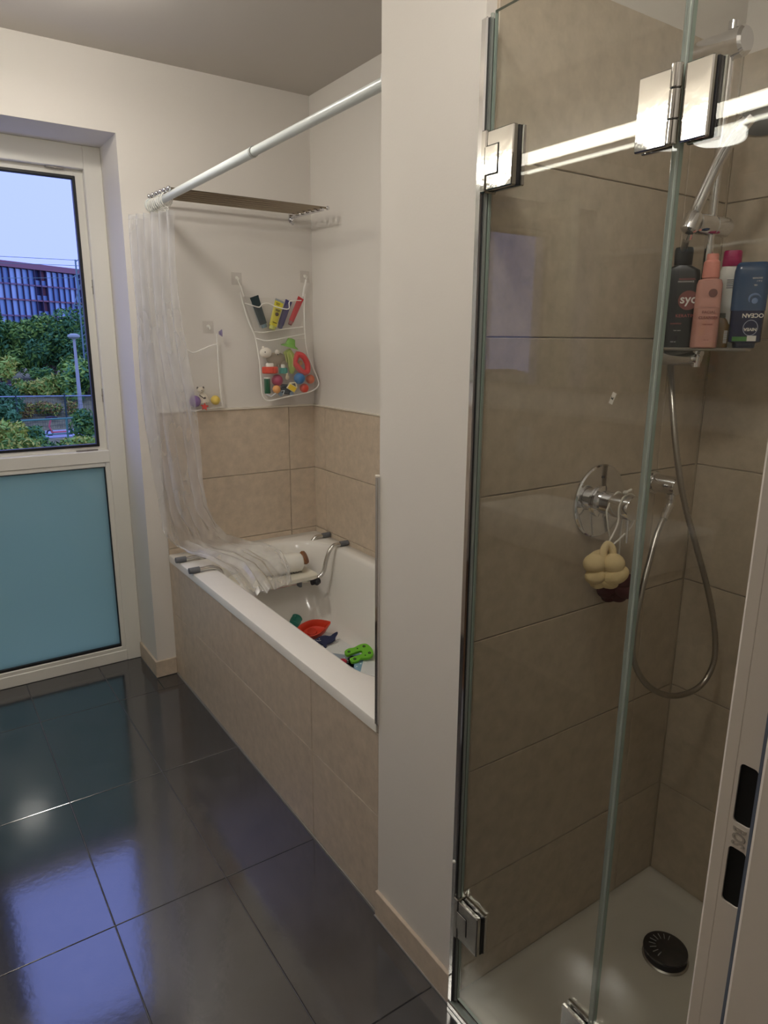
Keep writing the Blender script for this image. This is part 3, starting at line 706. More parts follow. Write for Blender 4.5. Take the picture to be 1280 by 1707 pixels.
sheet([(0.4038,1.6760,1.6993), (0.4498,1.6680,1.5259), (0.4642,1.6600,1.3195), (0.4919,1.6550,1.2483), (0.6558,1.6550,1.2668), (0.7524,1.6600,1.2970), (0.7256,1.6720,1.4094), (0.6986,1.6750,1.5468), (0.7019,1.6800,1.7029), (0.6338,1.6800,1.6951), (0.5437,1.6800,1.6945)], 'back_mesh', M['net'], net)
sheet([(0.4422,1.6520,1.5155), (0.4477,1.6400,1.4269), (0.4565,1.6400,1.2805), (0.4916,1.6350,1.2498), (0.6378,1.6200,1.2725), (0.7266,1.6250,1.2914), (0.7395,1.6300,1.3187), (0.7111,1.6450,1.4104), (0.6905,1.6550,1.5196), (0.5632,1.6400,1.5188), (0.4888,1.6400,1.5105)], 'pocket_mesh', M['net'], net, .03)
sheet([(0.4011,1.6600,1.6683), (0.4180,1.6600,1.6028), (0.4444,1.6600,1.5518), (0.4997,1.6600,1.5525), (0.6664,1.6600,1.5733), (0.6861,1.6600,1.6138), (0.6755,1.6600,1.6852), (0.6153,1.6500,1.6828), (0.5700,1.6450,1.6551), (0.5029,1.6450,1.6685), (0.4614,1.6500,1.6546)], 'upper_pocket_mesh', M['net'], net, .012)
# tubes in the upper pockets
def soft_tube(top, bot, w, name, m_, label, cap_m, mark=None, capl=.016):
    a, b = Vector(top), Vector(bot); ax = (b-a); Lg = ax.length
    t = thing(name, tuple(b), label, 'tube')
    F4 = frame_m(a, (1, 0, 0), ax)
    R = []
    for k in range(9):
        f = k/8; ww_ = w*(1-.18*f); th_ = w*(.06+.42*f)
        R.append([(ww_/2*math.cos(q), th_/2*math.sin(q), f*(Lg-capl)) for q in [2*PI*i/20 for i in range(20)]])
    mb = MB(); mb.xf = F4; mb.loft(R); build(mb, 'tube_body', m_, t)
    mb = MB(); mb.xf = F4; mb.lathe([(w*.30, 0), (w*.33, .002), (w*.31, capl), (.001, capl)], 18, (0, 0, Lg-capl)); build(mb, 'cap', cap_m, t)
    mb = MB(); mb.xf = F4; mb.box((-w/2, -w*.035, -.005), (w/2, w*.035, .004)); build(mb, 'crimp', mark or m_, t)
    return t, F4
t1, F4 = soft_tube((0.4465,1.6640,1.6953), (0.4904,1.6640,1.5680), .042, 'cream_tube', C('dark teal tube', (22, 48, 54), .4), 'dark teal squeeze tube in the left pocket of the toy net', C('clear cap', (120, 140, 146), .3))
mb = MB(); mb.xf = F4; mb.box((-.017, -.0155, .02), (-.011, -.0125, .13)); build(mb, 'silver_stripe', C('silver stripe', (180, 188, 190), .3), t1)
t2, F4 = soft_tube((0.5664,1.6600,1.6841), (0.5212,1.6550,1.5605), .044, 'toothpaste_tube', C('yellow tube', (214, 204, 62), .4), 'yellow squeeze tube with a dark round badge in the middle net pocket', C('lime cap', (196, 200, 110), .4), C('grey crimp', (150, 156, 160), .4))
mb = MB(); mb.xf = F4; mb.tube([(0, .0085, .062), (0, .0135, .062)], .008, 14); build(mb, 'round_badge', C('brown badge', (72, 50, 40), .5), t2)
for (x, z, w_) in ((-.006, .012, .02), (-.006, .018, .016), (0, .04, .022), (0, .045, .018), (0, .10, .018)):
    mb = MB(); mb.xf = F4; mb.box((x-w_/2, .004, z), (x+w_/2, .0042+.11*z, z+.0025)); build(mb, 'printed_line', C('olive print', (110, 96, 40), .6), t2)
soft_tube((0.6173,1.6720,1.6837), (0.5683,1.6720,1.5666), .034, 'gel_tube', C('violet blue tube', (62, 56, 110), .4), 'violet blue squeeze tube behind the yellow one in the net pocket', C('violet cap', (70, 70, 112), .4))
soft_tube((0.6769,1.6680,1.6988), (0.6144,1.6600,1.5831), .030, 'balm_tube', C('red tube', (190, 44, 52), .4), 'thin red squeeze tube in the right pocket of the toy net', C('clear rose cap', (150, 96, 96), .4))
# toys in the big pocket
YT_ = 1.645
def toy(name, label, cat='toy', at_=None): return thing(name, at_, label, cat)
# grey-white plush hippo like soft toy
o = toy('soft_toy', 'pale grey soft toy animal lying in the toy net', 'soft toy', (0.5294,1.6500,1.4391))
b_ = (0.5341,1.6480,1.4312); h_ = (0.4787,1.6350,1.4583)
mb = MB().ball(b_, .040, 18, (1.25, .42, .72)); mb.ball((b_[0]+.035, b_[1], b_[2]-.022), .02, 12, (1, .7, 1)); mb.ball((b_[0]-.01, b_[1]-.002, b_[2]-.03), .018, 12, (1, .7, 1)); build(mb, 'body', C('grey plush', (158, 146, 130), .9), o)
mb = MB().ball(h_, .026, 16, (1.1, .75, .9)); e_ = (0.5325,1.6300,1.4607); mb.ball(e_, .012, 10, (1, .7, 1)); mb.ball((h_[0]-.012, h_[1], h_[2]+.022), .007, 8); build(mb, 'head', C('pale plush', (232, 226, 214), .9), o)
for p_ in ((0.4653,1.6120,1.4613), (0.5265,1.6120,1.4505)): build(MB().ball(p_, .0028, 8), 'eye', C('black bead', (20, 18, 18), .3), o)
# green turtle-ish toy with brimmed top
o = toy('green_toy', 'pale green soft toy with a brimmed hat shape in the toy net', 'soft toy', (0.6047,1.6500,1.4251))
c_ = (0.6040,1.6450,1.4870)
mb = MB().lathe([(.001, .036), (.018, .033), (.024, .012), (.026, .006), (.042, -.002), (.044, -.006), (.024, -.006), (.001, -.006)], 22, c_, (.25, -.1, 1), (1, .6)); build(mb, 'hat', C('light green toy', (132, 186, 92), .6), o)
mb = MB().tube([(0.5896,1.6480,1.4656), (0.6130,1.6480,1.4304), (0.6150,1.6480,1.3924), (0.6111,1.6480,1.3625)], [.020, .024, .019, .008], 14); build(mb, 'body', C('lime toy', (176, 196, 96), .7), o)
mb = MB()
for dx in (-5, 0, 5): mb.tube([(0.5765,1.6220,1.4580), (0.5836,1.6200,1.4260), (0.5866,1.6220,1.3937)] if dx == 0 else ([(0.5946,1.6220,1.4580), (0.6049,1.6200,1.4258), (0.6049,1.6220,1.3934)] if dx > 0 else [(0.5685,1.6300,1.4633), (0.5727,1.6280,1.4366), (0.5781,1.6280,1.4152)]), .002, 6)
build(mb, 'ridge', C('pale yellow green', (206, 214, 132), .6), o)
# red ring shaped float
o = toy('float_ring', 'coral red oval ring toy on the right of the toy net', 'toy ring', (0.6613,1.6400,1.4193))
P1 = [(0.6363,1.6320,1.4522), (0.6629,1.6300,1.4413), (0.6851,1.6320,1.4083), (0.6843,1.6320,1.3726), (0.6570,1.6280,1.3706), (0.6297,1.6280,1.3983), (0.6179,1.6280,1.4174)]
q_ = spline(P1+[P1[0]], 5)[:-1]
build(MB().tube(q_, .0135, 10, closed=True), 'ring', C('coral red', (220, 82, 84), .5), o)
build(MB().ball((0.6549,1.6400,1.4112), .012, 10, (1, .5, 1)), 'inner_face', C('pale peach', (214, 176, 120), .6), o)
# red fluted cup with white lid
def gear_cup(c, r, h, m_, name, label, lidm):
    o = toy(name, label, 'toy cup', c)
    R = []
    for (s, z) in ((.85, -h/2), (1, -h/2+.003), (1, h/2-.003), (.9, h/2)):
        R.append([(c[0]+r*s*(1+.07*math.cos(12*t))*math.cos(t), c[1]+.62*r*s*(1+.07*math.cos(12*t))*math.sin(t), c[2]+z) for t in [2*PI*k/72 for k in range(72)]])
    build(MB().loft(R), 'cup', m_, o)
    build(MB().lathe([(r*.55, 0), (r*.55, .012), (r*.45, .016), (.001, .016)], 18, (c[0], c[1], c[2]+h/2), (0, 0, 1), (1, .62)), 'lid', lidm, o)
gear_cup((0.4964,1.6350,1.3814), .036, .030, C('salmon red', (214, 84, 66), .5), 'fluted_cup', 'salmon red fluted cup with white top in the toy net', M['white_plastic'])
gear_cup((0.5646,1.6400,1.3773), .020, .026, C('teal toy', (70, 160, 150), .5), 'small_cup', 'small teal cup with white top in the middle of the toy net', M['white_plastic'])
def ball_toy(p, r, m_, label, nm='ball'): return top_mesh(MB().ball(p, r, 22), nm, m_, label, 'ball')
ball_toy((0.5339,1.6420,1.3347), 0.0263, C('magenta ball', (168, 50, 90), .45), 'magenta ball in the lower part of the toy net')
ball_toy((0.5171,1.6160,1.2960), 0.0185, C('peach ball', (226, 164, 104), .5), 'small peach coloured ball at the bottom of the toy net')
ball_toy((0.6416,1.6300,1.3407), 0.0263, C('blue ball', (66, 128, 190), .45), 'blue ball on the right side of the toy net')
ball_toy((0.7089,1.6500,1.3353), 0.0213, C('orange ball', (226, 116, 74), .45), 'orange ball at the right edge of the toy net')
ball_toy((0.6656,1.6300,1.2959), 0.0213, C('red orange ball', (214, 80, 62), .45), 'red orange ball at the bottom right of the toy net')
# green labelled bottle
o = toy('small_bottle', 'small dark green bottle with white cap at the left of the toy net', 'bottle', (0.4806,1.6400,1.2931))
p0_, p1_ = (0.4830,1.6400,1.2769), (0.4837,1.6420,1.3493)
F4 = frame_m(p0_, (1, 0, 0), Vector(p1_)-Vector(p0_)); hh = (Vector(p1_)-Vector(p0_)).length
mb = MB(); mb.xf = F4; mb.lathe([(.001, 0), (.013, 0), (.014, .002), (.014, hh-.006), (.001, hh-.006)], 18); build(mb, 'bottle_body', C('dark green bottle', (36, 92, 66), .4), o)
mb = MB(); mb.xf = F4; mb.lathe([(.0145, hh-.006), (.0145, hh), (.001, hh)], 18); build(mb, 'cap', M['white_plastic'], o)
mb = MB(); mb.xf = F4; mb.ball((0, .0095, .025), .007, 10, (1, .9, 1)); build(mb, 'round_label', C('yellow label', (220, 206, 70), .5), o)
# yellow cube-like block with rounded front
o = toy('toy_block', 'yellow and white house shaped block in the toy net', 'toy block', (0.5982,1.6200,1.3013))
bm4 = Matrix.Translation((0.5943,1.6120,1.3046)) @ Matrix.Rotation(math.radians(-12), 4, 'Z') @ Matrix.Rotation(math.radians(90), 4, 'X') @ Matrix.Rotation(math.radians(-32), 4, 'Z')
hs = [(-.020, -.018), (.020, -.018), (.020, .010), (.002, .026), (-.020, .012)]
build(plate(hs, [], .018, bm4), 'block', C('block white', (226, 220, 190), .5), o)
mb = MB(); mb.xf = bm4; mb.box((-.018, -.016, .009), (.018, .006, .0105)); build(mb, 'yellow_face', C('block yellow', (232, 200, 62), .5), o)
mb = MB(); mb.xf = bm4; mb.prism([(-.014, .009), (.012, .009), (.001, .021)], .009, .0105); build(mb, 'roof_print', C('block grey', (104, 96, 92), .5), o)
# dark toy car at the bottom
o = toy('toy_car', 'dark slate toy car at the bottom of the toy net', 'toy car', (0.5708,1.6400,1.2846))
c_ = (0.5689,1.6420,1.2873)
mb = MB(); mb.xf = Matrix.Translation(c_) @ Matrix.Rotation(math.radians(8), 4, 'Y'); mb.cbox((-.044, -.014, -.016), (.044, .014, .012), .006); mb.cbox((-.02, -.012, .010), (.026, .012, .030), .007); build(mb, 'car_body', C('slate toy', (54, 66, 78), .5), o)
for dx in (-.028, .028): build(MB().lathe([(.001, 0), (.010, 0), (.010, .006), (.001, .006)], 14, (c_[0]+dx, c_[1]-.014, c_[2]-.014), (0, -1, 0)), 'wheel', C('toy wheel', (150, 170, 190), .5), o)
# white figure piece near the blue ball
o = toy('small_figure', 'tiny cream figure between the blue ball and the yellow block', 'toy figure', (0.5800,1.6300,1.3449))
c_ = (0.5801,1.6300,1.3476)
build(MB().ball(c_, .010, 12, (1, .8, 1.2)), 'body', C('cream toy', (206, 194, 166), .6), o)
build(MB().ball((c_[0], c_[1], c_[2]+.013), .0065, 10), 'head', M['cream toy'], o)
for dz in (0, 1): top_mesh(MB().tube([(0.4655,1.6150,1.2764), (0.4873,1.6120,1.2650), (0.5117,1.6120,1.2803)] if dz else [(0.5350,1.6100,1.2877), (0.5532,1.6100,1.2898), (0.5466,1.6100,1.2738)], .0022, 8), 'cord_loop' , C('white cord', (214, 222, 230), .5), 'short white cord loop low in the toy net' if dz else 'pale blue loop in front of the dark toy car', 'cord')

# ------------------------------------------------------------------ small toy net beside the curtain
n2 = thing('toy_net', (.2, 1.66, 1.22), 'small white mesh toy net hanging left of the big one, behind the curtain edge', 'toy net')
build(MB().tube(spline([(0.1292,1.6750,1.4740), (0.1578,1.6700,1.4591), (0.2010,1.6700,1.4740), (0.2338,1.6700,1.4866), (0.2690,1.6760,1.4941)], 4), .0026, 8), 'top_hem', M['net_tape'], n2)
build(MB().tube([(0.2680,1.6740,1.5397), (0.2689,1.6760,1.4916)], .0025, 8), 'strap', M['net_tape'], n2)
build(MB().tube(spline([(0.2689,1.6760,1.4916), (0.2672,1.6700,1.4022), (0.2661,1.6600,1.2991), (0.2733,1.6600,1.2253)], 4), .0028, 8), 'border_tape', M['net_tape'], n2)
build(MB().tube(spline([(0.1292,1.6750,1.4740), (0.1303,1.6700,1.3538), (0.1214,1.6600,1.2247), (0.1842,1.6500,1.2199), (0.2733,1.6600,1.2253)], 4), .0018, 8), 'border_tape', M['net_tape'], n2)
sheet([(0.1287,1.6740,1.4716), (0.1286,1.6650,1.3541), (0.1197,1.6550,1.2252), (0.1842,1.6500,1.2199), (0.2713,1.6550,1.2258), (0.2647,1.6600,1.3252), (0.2680,1.6740,1.4891), (0.2263,1.6650,1.4816), (0.1908,1.6650,1.4665), (0.1561,1.6650,1.4592)], 'mesh_bag', M['net'], n2, .03)
ball_toy((0.1539,1.6720,1.2533), .0250, C('purple ball', (128, 96, 160), .5), 'purple ball in the small toy net')
ball_toy((0.2447,1.6680,1.2549), .0205, C('yellow ball', (230, 200, 80), .5), 'yellow ball in the small toy net')
o = toy('toy_dog', 'white toy dog with dark markings sitting in the small toy net', 'toy figure', (0.1851,1.6700,1.2495))
c_ = (0.1860,1.6700,1.2650)
mb = MB().tube([(c_[0]+.008, c_[1], c_[2]-.018), (c_[0]+.004, c_[1], c_[2]+.008), (c_[0]-.004, c_[1], c_[2]+.022)], [.023, .018, .010], 14); mb.ball((c_[0]-.006, c_[1]-.004, c_[2]+.036), .014, 14, (1.15, .9, .9)); mb.ball((c_[0]-.008, c_[1]-.015, c_[2]+.032), .007, 10)
build(mb, 'body', C('cream dog', (226, 216, 196), .6), o)
mb = MB()
for s in (-1, 1): mb.ball((c_[0]-.006+s*.013, c_[1]-.002, c_[2]+.045), .0055, 8, (.8, .5, 1.1))
mb.ball((c_[0]-.008, c_[1]-.021, c_[2]+.035), .0024, 8); mb.ball((c_[0]+.006, c_[1]-.018, c_[2]+.002), .005, 8, (1, .6, 1.1)); mb.tube([(c_[0]-.016, c_[1]-.010, c_[2]+.016), (c_[0], c_[1]-.017, c_[2]+.002), (c_[0]+.012, c_[1]-.018, c_[2]-.020)], .0022, 6)
build(mb, 'marking', C('dark brown marks', (58, 42, 34), .6), o)
star = []
for k in range(10): r_ = .018 if k % 2 == 0 else .008; star.append((r_*math.cos(k*PI/5), r_*math.sin(k*PI/5)))
top_mesh(plate(star, [], .008, frame_m((0.1857,1.6450,1.2306), (1, 0, .1), (-.3, -1, .3))), 'toy_star', C('red star', (200, 60, 50), .5), 'small red star toy at the bottom of the small toy net', 'toy')
tk = thing('suction_cup', (0.2727,1.6650,1.5397), 'small clear violet suction cup hook beside the small toy net', 'suction cup')
c_ = (0.2701,1.6650,1.5422)
build(MB().lathe([(.001, .004), (.006, .004), (.012, .012), (.016, .018), (.015, .018), (.004, .008), (.001, .008)], 18, c_, (1, -.2, 0)), 'cup', clear('violet rubber', (.75, .72, .85), haze=.3, hcol=(.5, .45, .7, 1)), tk)

# ------------------------------------------------------------------ shower tray, drain
tr = thing('shower_tray', (.38, -.68, 0), 'white square shower tray on the floor behind the glass', 'shower tray')
ZB = -.003
R = []
def tring(i0, z, r=.01): R.append([(x, y, z) for x, y in rrect(.012+i0, XB-.0065-i0, YD+.004+i0, YP-.0065-i0, r, 6)])
tring(0, -.003); tring(0, .022, .006); tring(.003, .025, .008); tring(.030, .024, .03); tring(.040, .012, .035); tring(.055, .004, .04); tring(.25, .001, .05)
build(MB().loft(R, cap0=False), 'tray_basin', M['tray'], tr, sharp=60)
dc = (0.5316,-0.5167,0.0060)
dn = thing('drain_cover', (dc[0], dc[1], .002), 'round dark chrome drain cover on the shower tray', 'drain cover')
build(MB().lathe([(.001, 0), (.054, 0), (.056, .003), (.052, .006), (.001, .006)], 32, (dc[0]-.004, dc[1]-.004, .0015)), 'base_ring', M['steel'], dn)
build(MB().lathe([(.030, .006), (.030, .016), (.050, .017), (.054, .020), (.053, .024), (.044, .028), (.001, .029)], 40, (dc[0], dc[1], .0)), 'cap', mat('dark tarnished chrome', (70, 68, 66), .2, 1, noise=.3, nscale=60), dn)
mb = MB()
for k in range(9):
    a = .35+PI*k/9*1.05; mb.xf = Matrix.Translation((dc[0], dc[1], .0288)) @ Matrix.Rotation(a, 4, 'Z'); mb.box((.024, -.0008, -.001), (.040, .0008, .0005))
build(mb, 'slot', C('drain slot', (150, 148, 142), .4), dn)
# threshold profile
th_ = thing('shower_threshold', (-.004, -.70, 0), 'chrome threshold profile along the shower tray edge', 'threshold')
build(MB().cbox((-.014, YD+.002, -.001), (.0115, YP-.001, .016), .003), 'lower_rail', M['chrome'], th_)
build(MB().tube([(.004, YD+.004, .024), (.004, YP-.003, .024)], .0035, 8), 'raised_bead', M['chrome'], th_)
build(MB().cbox((-.0125, YD+.004, .0162), (.001, YP-.003, .021), .0015), 'water_strip', M['seal'], th_)

# ------------------------------------------------------------------ shower door
sd = thing('shower_door', (0, YP-.02, 0), 'folding frameless glass shower door with chrome hinges', 'shower door')
GT, GB = 2.036, .034; YH = -.336; YFo = -.695; gx0, gx1 = -.003, .004
build(MB().cbox((-.012, YP-.016, .0165), (.014, YP-.0005, GT-.006), .0025), 'wall_profile', M['chrome'], sd)
build(MB().cbox((-.0085, YP-.0195, .022), (.009, YP-.0155, GT-.008), .001), 'profile_groove', M['dark_metal'], sd)
build(MB().tube([(-.006, YP-.022, .03), (-.006, YP-.022, GT-.004)], .0032, 8).tube([(.002, YP-.0235, .03), (.002, YP-.0235, GT-.004)], .003, 8), 'wall_seal', M['seal'], sd)
def glass_panel(y0, y1, mx=None):
    mb = MB()
    if mx is not None: mb.xf = mx
    vs = [(gx0,y0,GB),(gx1,y0,GB),(gx1,y1,GB),(gx0,y1,GB),(gx0,y0,GT),(gx1,y0,GT),(gx1,y1,GT),(gx0,y1,GT)]
    mb.mi = 0; mb.add(vs, [(1,2,6,5),(3,0,4,7)]); mb.mi = 1; mb.add(vs, [(0,3,2,1),(4,5,6,7),(0,1,5,4),(2,3,7,6)])
    return build(mb, 'glass_panel', [M['glass'], M['glass_edge']], sd)
glass_panel(YFo+.006, YH)
FOLD = math.radians(-2.0)
PV = Vector((-.008, YFo, 0))
MX = Matrix.Translation(PV) @ Matrix.Rotation(FOLD, 4, 'Z') @ Matrix.Translation(-PV)
glass_panel(-1.045, YFo-.006, MX)
build(MB().cbox((-.006, YFo-.0055, GB), (.007, YFo+.0055, GT), .002), 'fold_seal', M['seal'], sd)
build(MB().cbox((-.001, YFo-.0012, GB), (.003, YFo+.0012, GT), .0004), 'fold_seal', C('seal core', (196, 206, 198), .4), sd)
# printed approval stamp on the glass
sp_ = (-0.0032,-0.6287,1.4321)
stm = frame_m(sp_, (.0, -.35, .9), (-1, 0, 0))
mb = MB(); mb.xf = stm; mb.box((-.009, -.0035, -.0001), (.009, .0035, .0001)); stp = build(mb, 'stamp', C('pale stamp', (190, 184, 170), .6), sd)
build(text_mb('K', .006, .0003, frame_m((sp_[0]-.0003, sp_[1], sp_[2]), (0, -.35, .9), (-1, 0, 0)), bold=.0002), 'stamp_letter', C('black print', (20, 22, 18), .7), stp)
def wall_hinge(zc, h=.092):
    z0, z1 = zc-h/2, zc+h/2; y0, y1 = YP-.092, YP-.030
    hg = build(MB().cbox((-.0145, y0, z0), (-.0030, y1, z1), .0018), 'hinge', M['chrome_plate'], sd)
    build(MB().cbox((.0041, y0-.003, z0), (.0125, y1, z1), .0015), 'back_plate', M['chrome_plate'], hg)
    build(MB().cbox((-.0030, y0-.0005, z0+.001), (.0040, y0+.012, z1-.001), .0005), 'gasket', M['dark_rubber'], hg)
    yy0, yy1, zz0, zz1 = YP-.058, YP-.028, zc-.022, zc+.022
    build(MB().cbox((-.0165, yy0, zz0), (-.0146, yy1+.002, zz1), .0006), 'pivot_plate', M['chrome_plate'], hg)
    build(MB().box((-.01485, yy0-.0016, zz0-.0016), (-.0143, yy1, zz1+.0016)), 'pivot_gap', M['dark_metal'], hg)
    build(MB().cbox((-.0165, YP-.030, z0-.003), (.012, YP-.016, z1+.003), .002), 'wall_leaf', M['chrome_plate'], hg)
wall_hinge(1.809); wall_hinge(.264, .098)
def fold_hinge(zc, h=.092):
    z0, z1 = zc-h/2, zc+h/2
    hg = build(MB().cbox((-.0120, YFo+.008, z0), (-.0032, YFo+.060, z1), .0018), 'hinge', M['chrome_plate'], sd)
    build(MB().cbox((.0042, YFo+.008, z0), (.0110, YFo+.060, z1), .0015), 'back_plate', M['chrome_plate'], hg)
    mb = MB(); mb.xf = MX; mb.cbox((-.0120, YFo-.048, z0), (-.0032, YFo-.008, z1), .0018); build(mb, 'free_plate', M['chrome_plate'], hg)
    mb = MB(); mb.xf = MX; mb.cbox((.0042, YFo-.054, z0), (.0120, YFo-.008, z1), .0015); build(mb, 'back_plate', M['chrome_plate'], hg)
    mb = MB(); mb.xf = MX; mb.cbox((-.0031, YFo-.050, z0+.001), (.0041, YFo-.036, z1-.001), .0005); build(mb, 'gasket', M['dark_rubber'], hg)
    for (a, b) in ((z0-.001, z0+h*.30), (z0+h*.31, z0+h*.69), (z0+h*.70, z1+.001)):
        build(MB().lathe([(.001, 0), (.0065, 0), (.0075, .001), (.0075, b-a-.001), (.0065, b-a), (.001, b-a)], 20, (-.0155, YFo, a)), 'knuckle', M['chrome_plate'], hg)
    build(MB().tube([(-.0155, YFo, z0), (-.0155, YFo, z1)], .0062, 12), 'pin', M['dark_metal'], hg)
fold_hinge(1.809); fold_hinge(.264, .098)
build(MB().lathe([(.001, 0), (.004, 0), (.0035, .002), (.001, .003)], 12, (-.0121, YP-.008, .40), (-1, 0, 0)), 'screw_cover', M['white_plastic'], sd)
build(MB().tube([(.004, YP-.03, .325), (.012, YP-.034, .335), (.004, YP-.04, .325)], .002, 6), 'lifting_tab', M['chrome'], sd)

# ------------------------------------------------------------------ shower mixer
YPs = YP-.0062
mx = thing('shower_mixer', (.377, YPs, 1.168), 'round chrome shower mixer with a projecting knob on the tiled wall', 'shower mixer')
mc = (.377, YPs, 1.168)
build(MB().lathe([(.001, 0), (.080, 0), (.083, .002), (.083, .006), (.080, .009), (.001, .010)], 48, mc, (0, -1, 0)), 'wall_plate', M['chrome'], mx)
build(MB().lathe([(.001, 0), (.036, 0), (.036, .006), (.026, .008), (.0255, .034), (.001, .034)], 32, (mc[0], YPs-.010, mc[2]), (0, -1, 0)), 'valve_sleeve', M['chrome'], mx)
build(MB().lathe([(.0245, 0), (.0270, .001), (.0270, .050), (.0260, .052), (.001, .052)], 32, (mc[0], YPs-.0445, mc[2]), (0, -1, 0)), 'knob', M['chrome'], mx)
build(MB().tube([(mc[0], YPs-.082, mc[2]-.022), (mc[0]-.001, YPs-.084, mc[2]-.078)], .0042, 12), 'lever', M['chrome'], mx)
build(MB().ball((mc[0]+.0, YPs-.0102, mc[2]+.055), .003, 8), 'mark', C('plate mark', (60, 60, 64), .4), mx)
wo2 = thing('wall_outlet', (.577, YPs, 1.185), 'chrome elbow outlet feeding the shower hose', 'wall outlet')
oc = (.580, YPs, 1.188)
build(MB().lathe([(.001, 0), (.027, 0), (.028, .002), (.026, .005), (.0215, .006), (.0215, .062), (.0205, .064), (.001, .064)], 30, oc, (0, -1, 0)), 'elbow', M['chrome'], wo2)
oe = (oc[0], YPs-.048, oc[2]-.020)
build(MB().lathe([(.001, 0), (.0105, 0), (.0105, .012), (.0085, .014), (.0085, .028), (.001, .028)], 18, oe, (0, 0, -1)), 'nipple', M['chrome'], wo2)

# ------------------------------------------------------------------ riser rail
rx, ry = .566, -.400
rr_ = thing('riser_rail', (rx, YP, 1.47), 'chrome shower riser rail with sliding handset holder', 'shower rail')
build(MB().tube([(rx, ry, 1.462), (rx, ry, 2.128)], .0092, 18), 'rail', M['chrome'], rr_)
for z in (2.088, 1.480):
    build(MB().lathe([(.001, 0), (.026, 0), (.026, .075), (.0275, .079), (.0275, .108), (.023, .114), (.001, .115)] if z > 2 else [(.001, 0), (.017, 0), (.0165, .055), (.0165, .082), (.013, .088), (.001, .089)], 26, (rx+.002, YPs, z), (0, -1, 0)), 'bracket', M['chrome'], rr_)
sl = build(MB().lathe([(.001, -.058), (.018, -.058), (.0205, -.052), (.0205, -.006), (.019, -.004), (.0205, -.002), (.0205, .042), (.018, .048), (.001, .048)], 26, (rx+.004, ry, 1.752), (1, -.05, 0)), 'slider', M['chrome'], rr_)
hb = (0.4720,-0.4150,1.7465)
build(MB().lathe([(.012, -.018), (.0165, -.014), (.0175, .014), (.014, .020)], 22, hb, (.35, -.12, .93)), 'handset_cup', M['chrome'], sl)
# hand shower
hs_ = thing('hand_shower', hb, 'chrome hand shower leaning up from its rail holder', 'hand shower')
hp = [(0.4902,-0.4020,1.7360), (0.4943,-0.4080,1.7743), (0.5038,-0.4200,1.8183), (0.5116,-0.4350,1.8627), (0.5189,-0.4550,1.9027), (0.5352,-0.4750,1.9345)]
build(MB().tube(spline(hp, 6), [.0095]*6+[.0115]*12+[.0125]*7+[.0140]*6, 16), 'handle', M['chrome'], hs_)
hc = (0.5622,-0.4900,1.9562)
build(MB().lathe([(.001, -.004), (.020, -.006), (.046, -.014), (.052, -.022), (.050, -.026), (.001, -.027)], 36, hc, (.35, .30, .75)), 'spray_head', M['chrome'], hs_)
build(MB().lathe([(.001, -.0272), (.044, -.0272), (.044, -.0285), (.001, -.0285)], 30, hc, (.35, .30, .75)), 'spray_face', C('spray face grey', (150, 152, 156), .4), hs_)
# hose
hose = thing('shower_hose', oe, 'chrome metal shower hose hanging in a long loop', 'shower hose')
hpts = [(0.4886,-0.4020,1.7336), (0.5103,-0.3800,1.7098), (0.5588,-0.3420,1.6802), (0.5733,-0.3265,1.6061), (0.5758,-0.3265,1.5280), (0.5725,-0.3350,1.4617), (0.5286,-0.3750,1.3984), (0.5074,-0.4100,1.2973), (0.5199,-0.4350,1.1789), (0.5666,-0.4500,1.0640), (0.6222,-0.4600,0.9471), (0.6730,-0.4600,0.8363), (0.6871,-0.4600,0.7452), (0.6445,-0.4550,0.6903), (0.5538,-0.4450,0.6888), (0.4699,-0.4300,0.7337), (0.4190,-0.4200,0.8089), (0.4246,-0.4100,0.8777), (0.4539,-0.4000,0.9627), (0.4964,-0.3850,1.0374), (0.5297,-0.3750,1.0876), (oe[0], oe[1], oe[2]-.026)]
sp = spline(hpts, 24)
build(MB().tube(sp, [.0068+(.0005 if i % 2 else -.0005) for i in range(len(sp))], 12), 'hose_tube', M['steel'], hose, sharp=60)
build(MB().tube([sp[-1], sp[-14]], .0092, 12), 'hose_nut', M['chrome'], hose)
build(MB().tube([sp[0], sp[9]], [.0085, .0105], 12), 'hose_nut', M['chrome'], hose)

# ------------------------------------------------------------------ shelf on the rail
ZSh = 1.503
sh = thing('shower_shelf', (.57, -.41, ZSh), 'thin glass and chrome shelf clipped to the shower rail', 'shelf')
SM4 = Matrix.Translation((.578, -.412, 0)) @ Matrix.Rotation(math.atan2(-.846, .534), 4, 'Z')
mb = MB(); mb.xf = SM4; mb.prism(rrect(-.086, .080, -.052, .036, .014, 6), ZSh-.006, ZSh); build(mb, 'glass_shelf', [clear('shelf glass', (.72, .76, .74), haze=.15, hcol=(.5, .52, .5, 1))], sh)
mb = MB(); mb.xf = SM4; mb.tube([(x, y, ZSh-.003) for x, y in rrect(-.088, .082, -.054, .038, .015, 6)], .0036, 8, closed=True); build(mb, 'edge_rail', M['steel'], sh)
build(MB().tube([(rx, ry-.012, ZSh-.012), (rx, ry+.03, ZSh-.012)], .008, 10), 'clip', M['chrome'], sh)

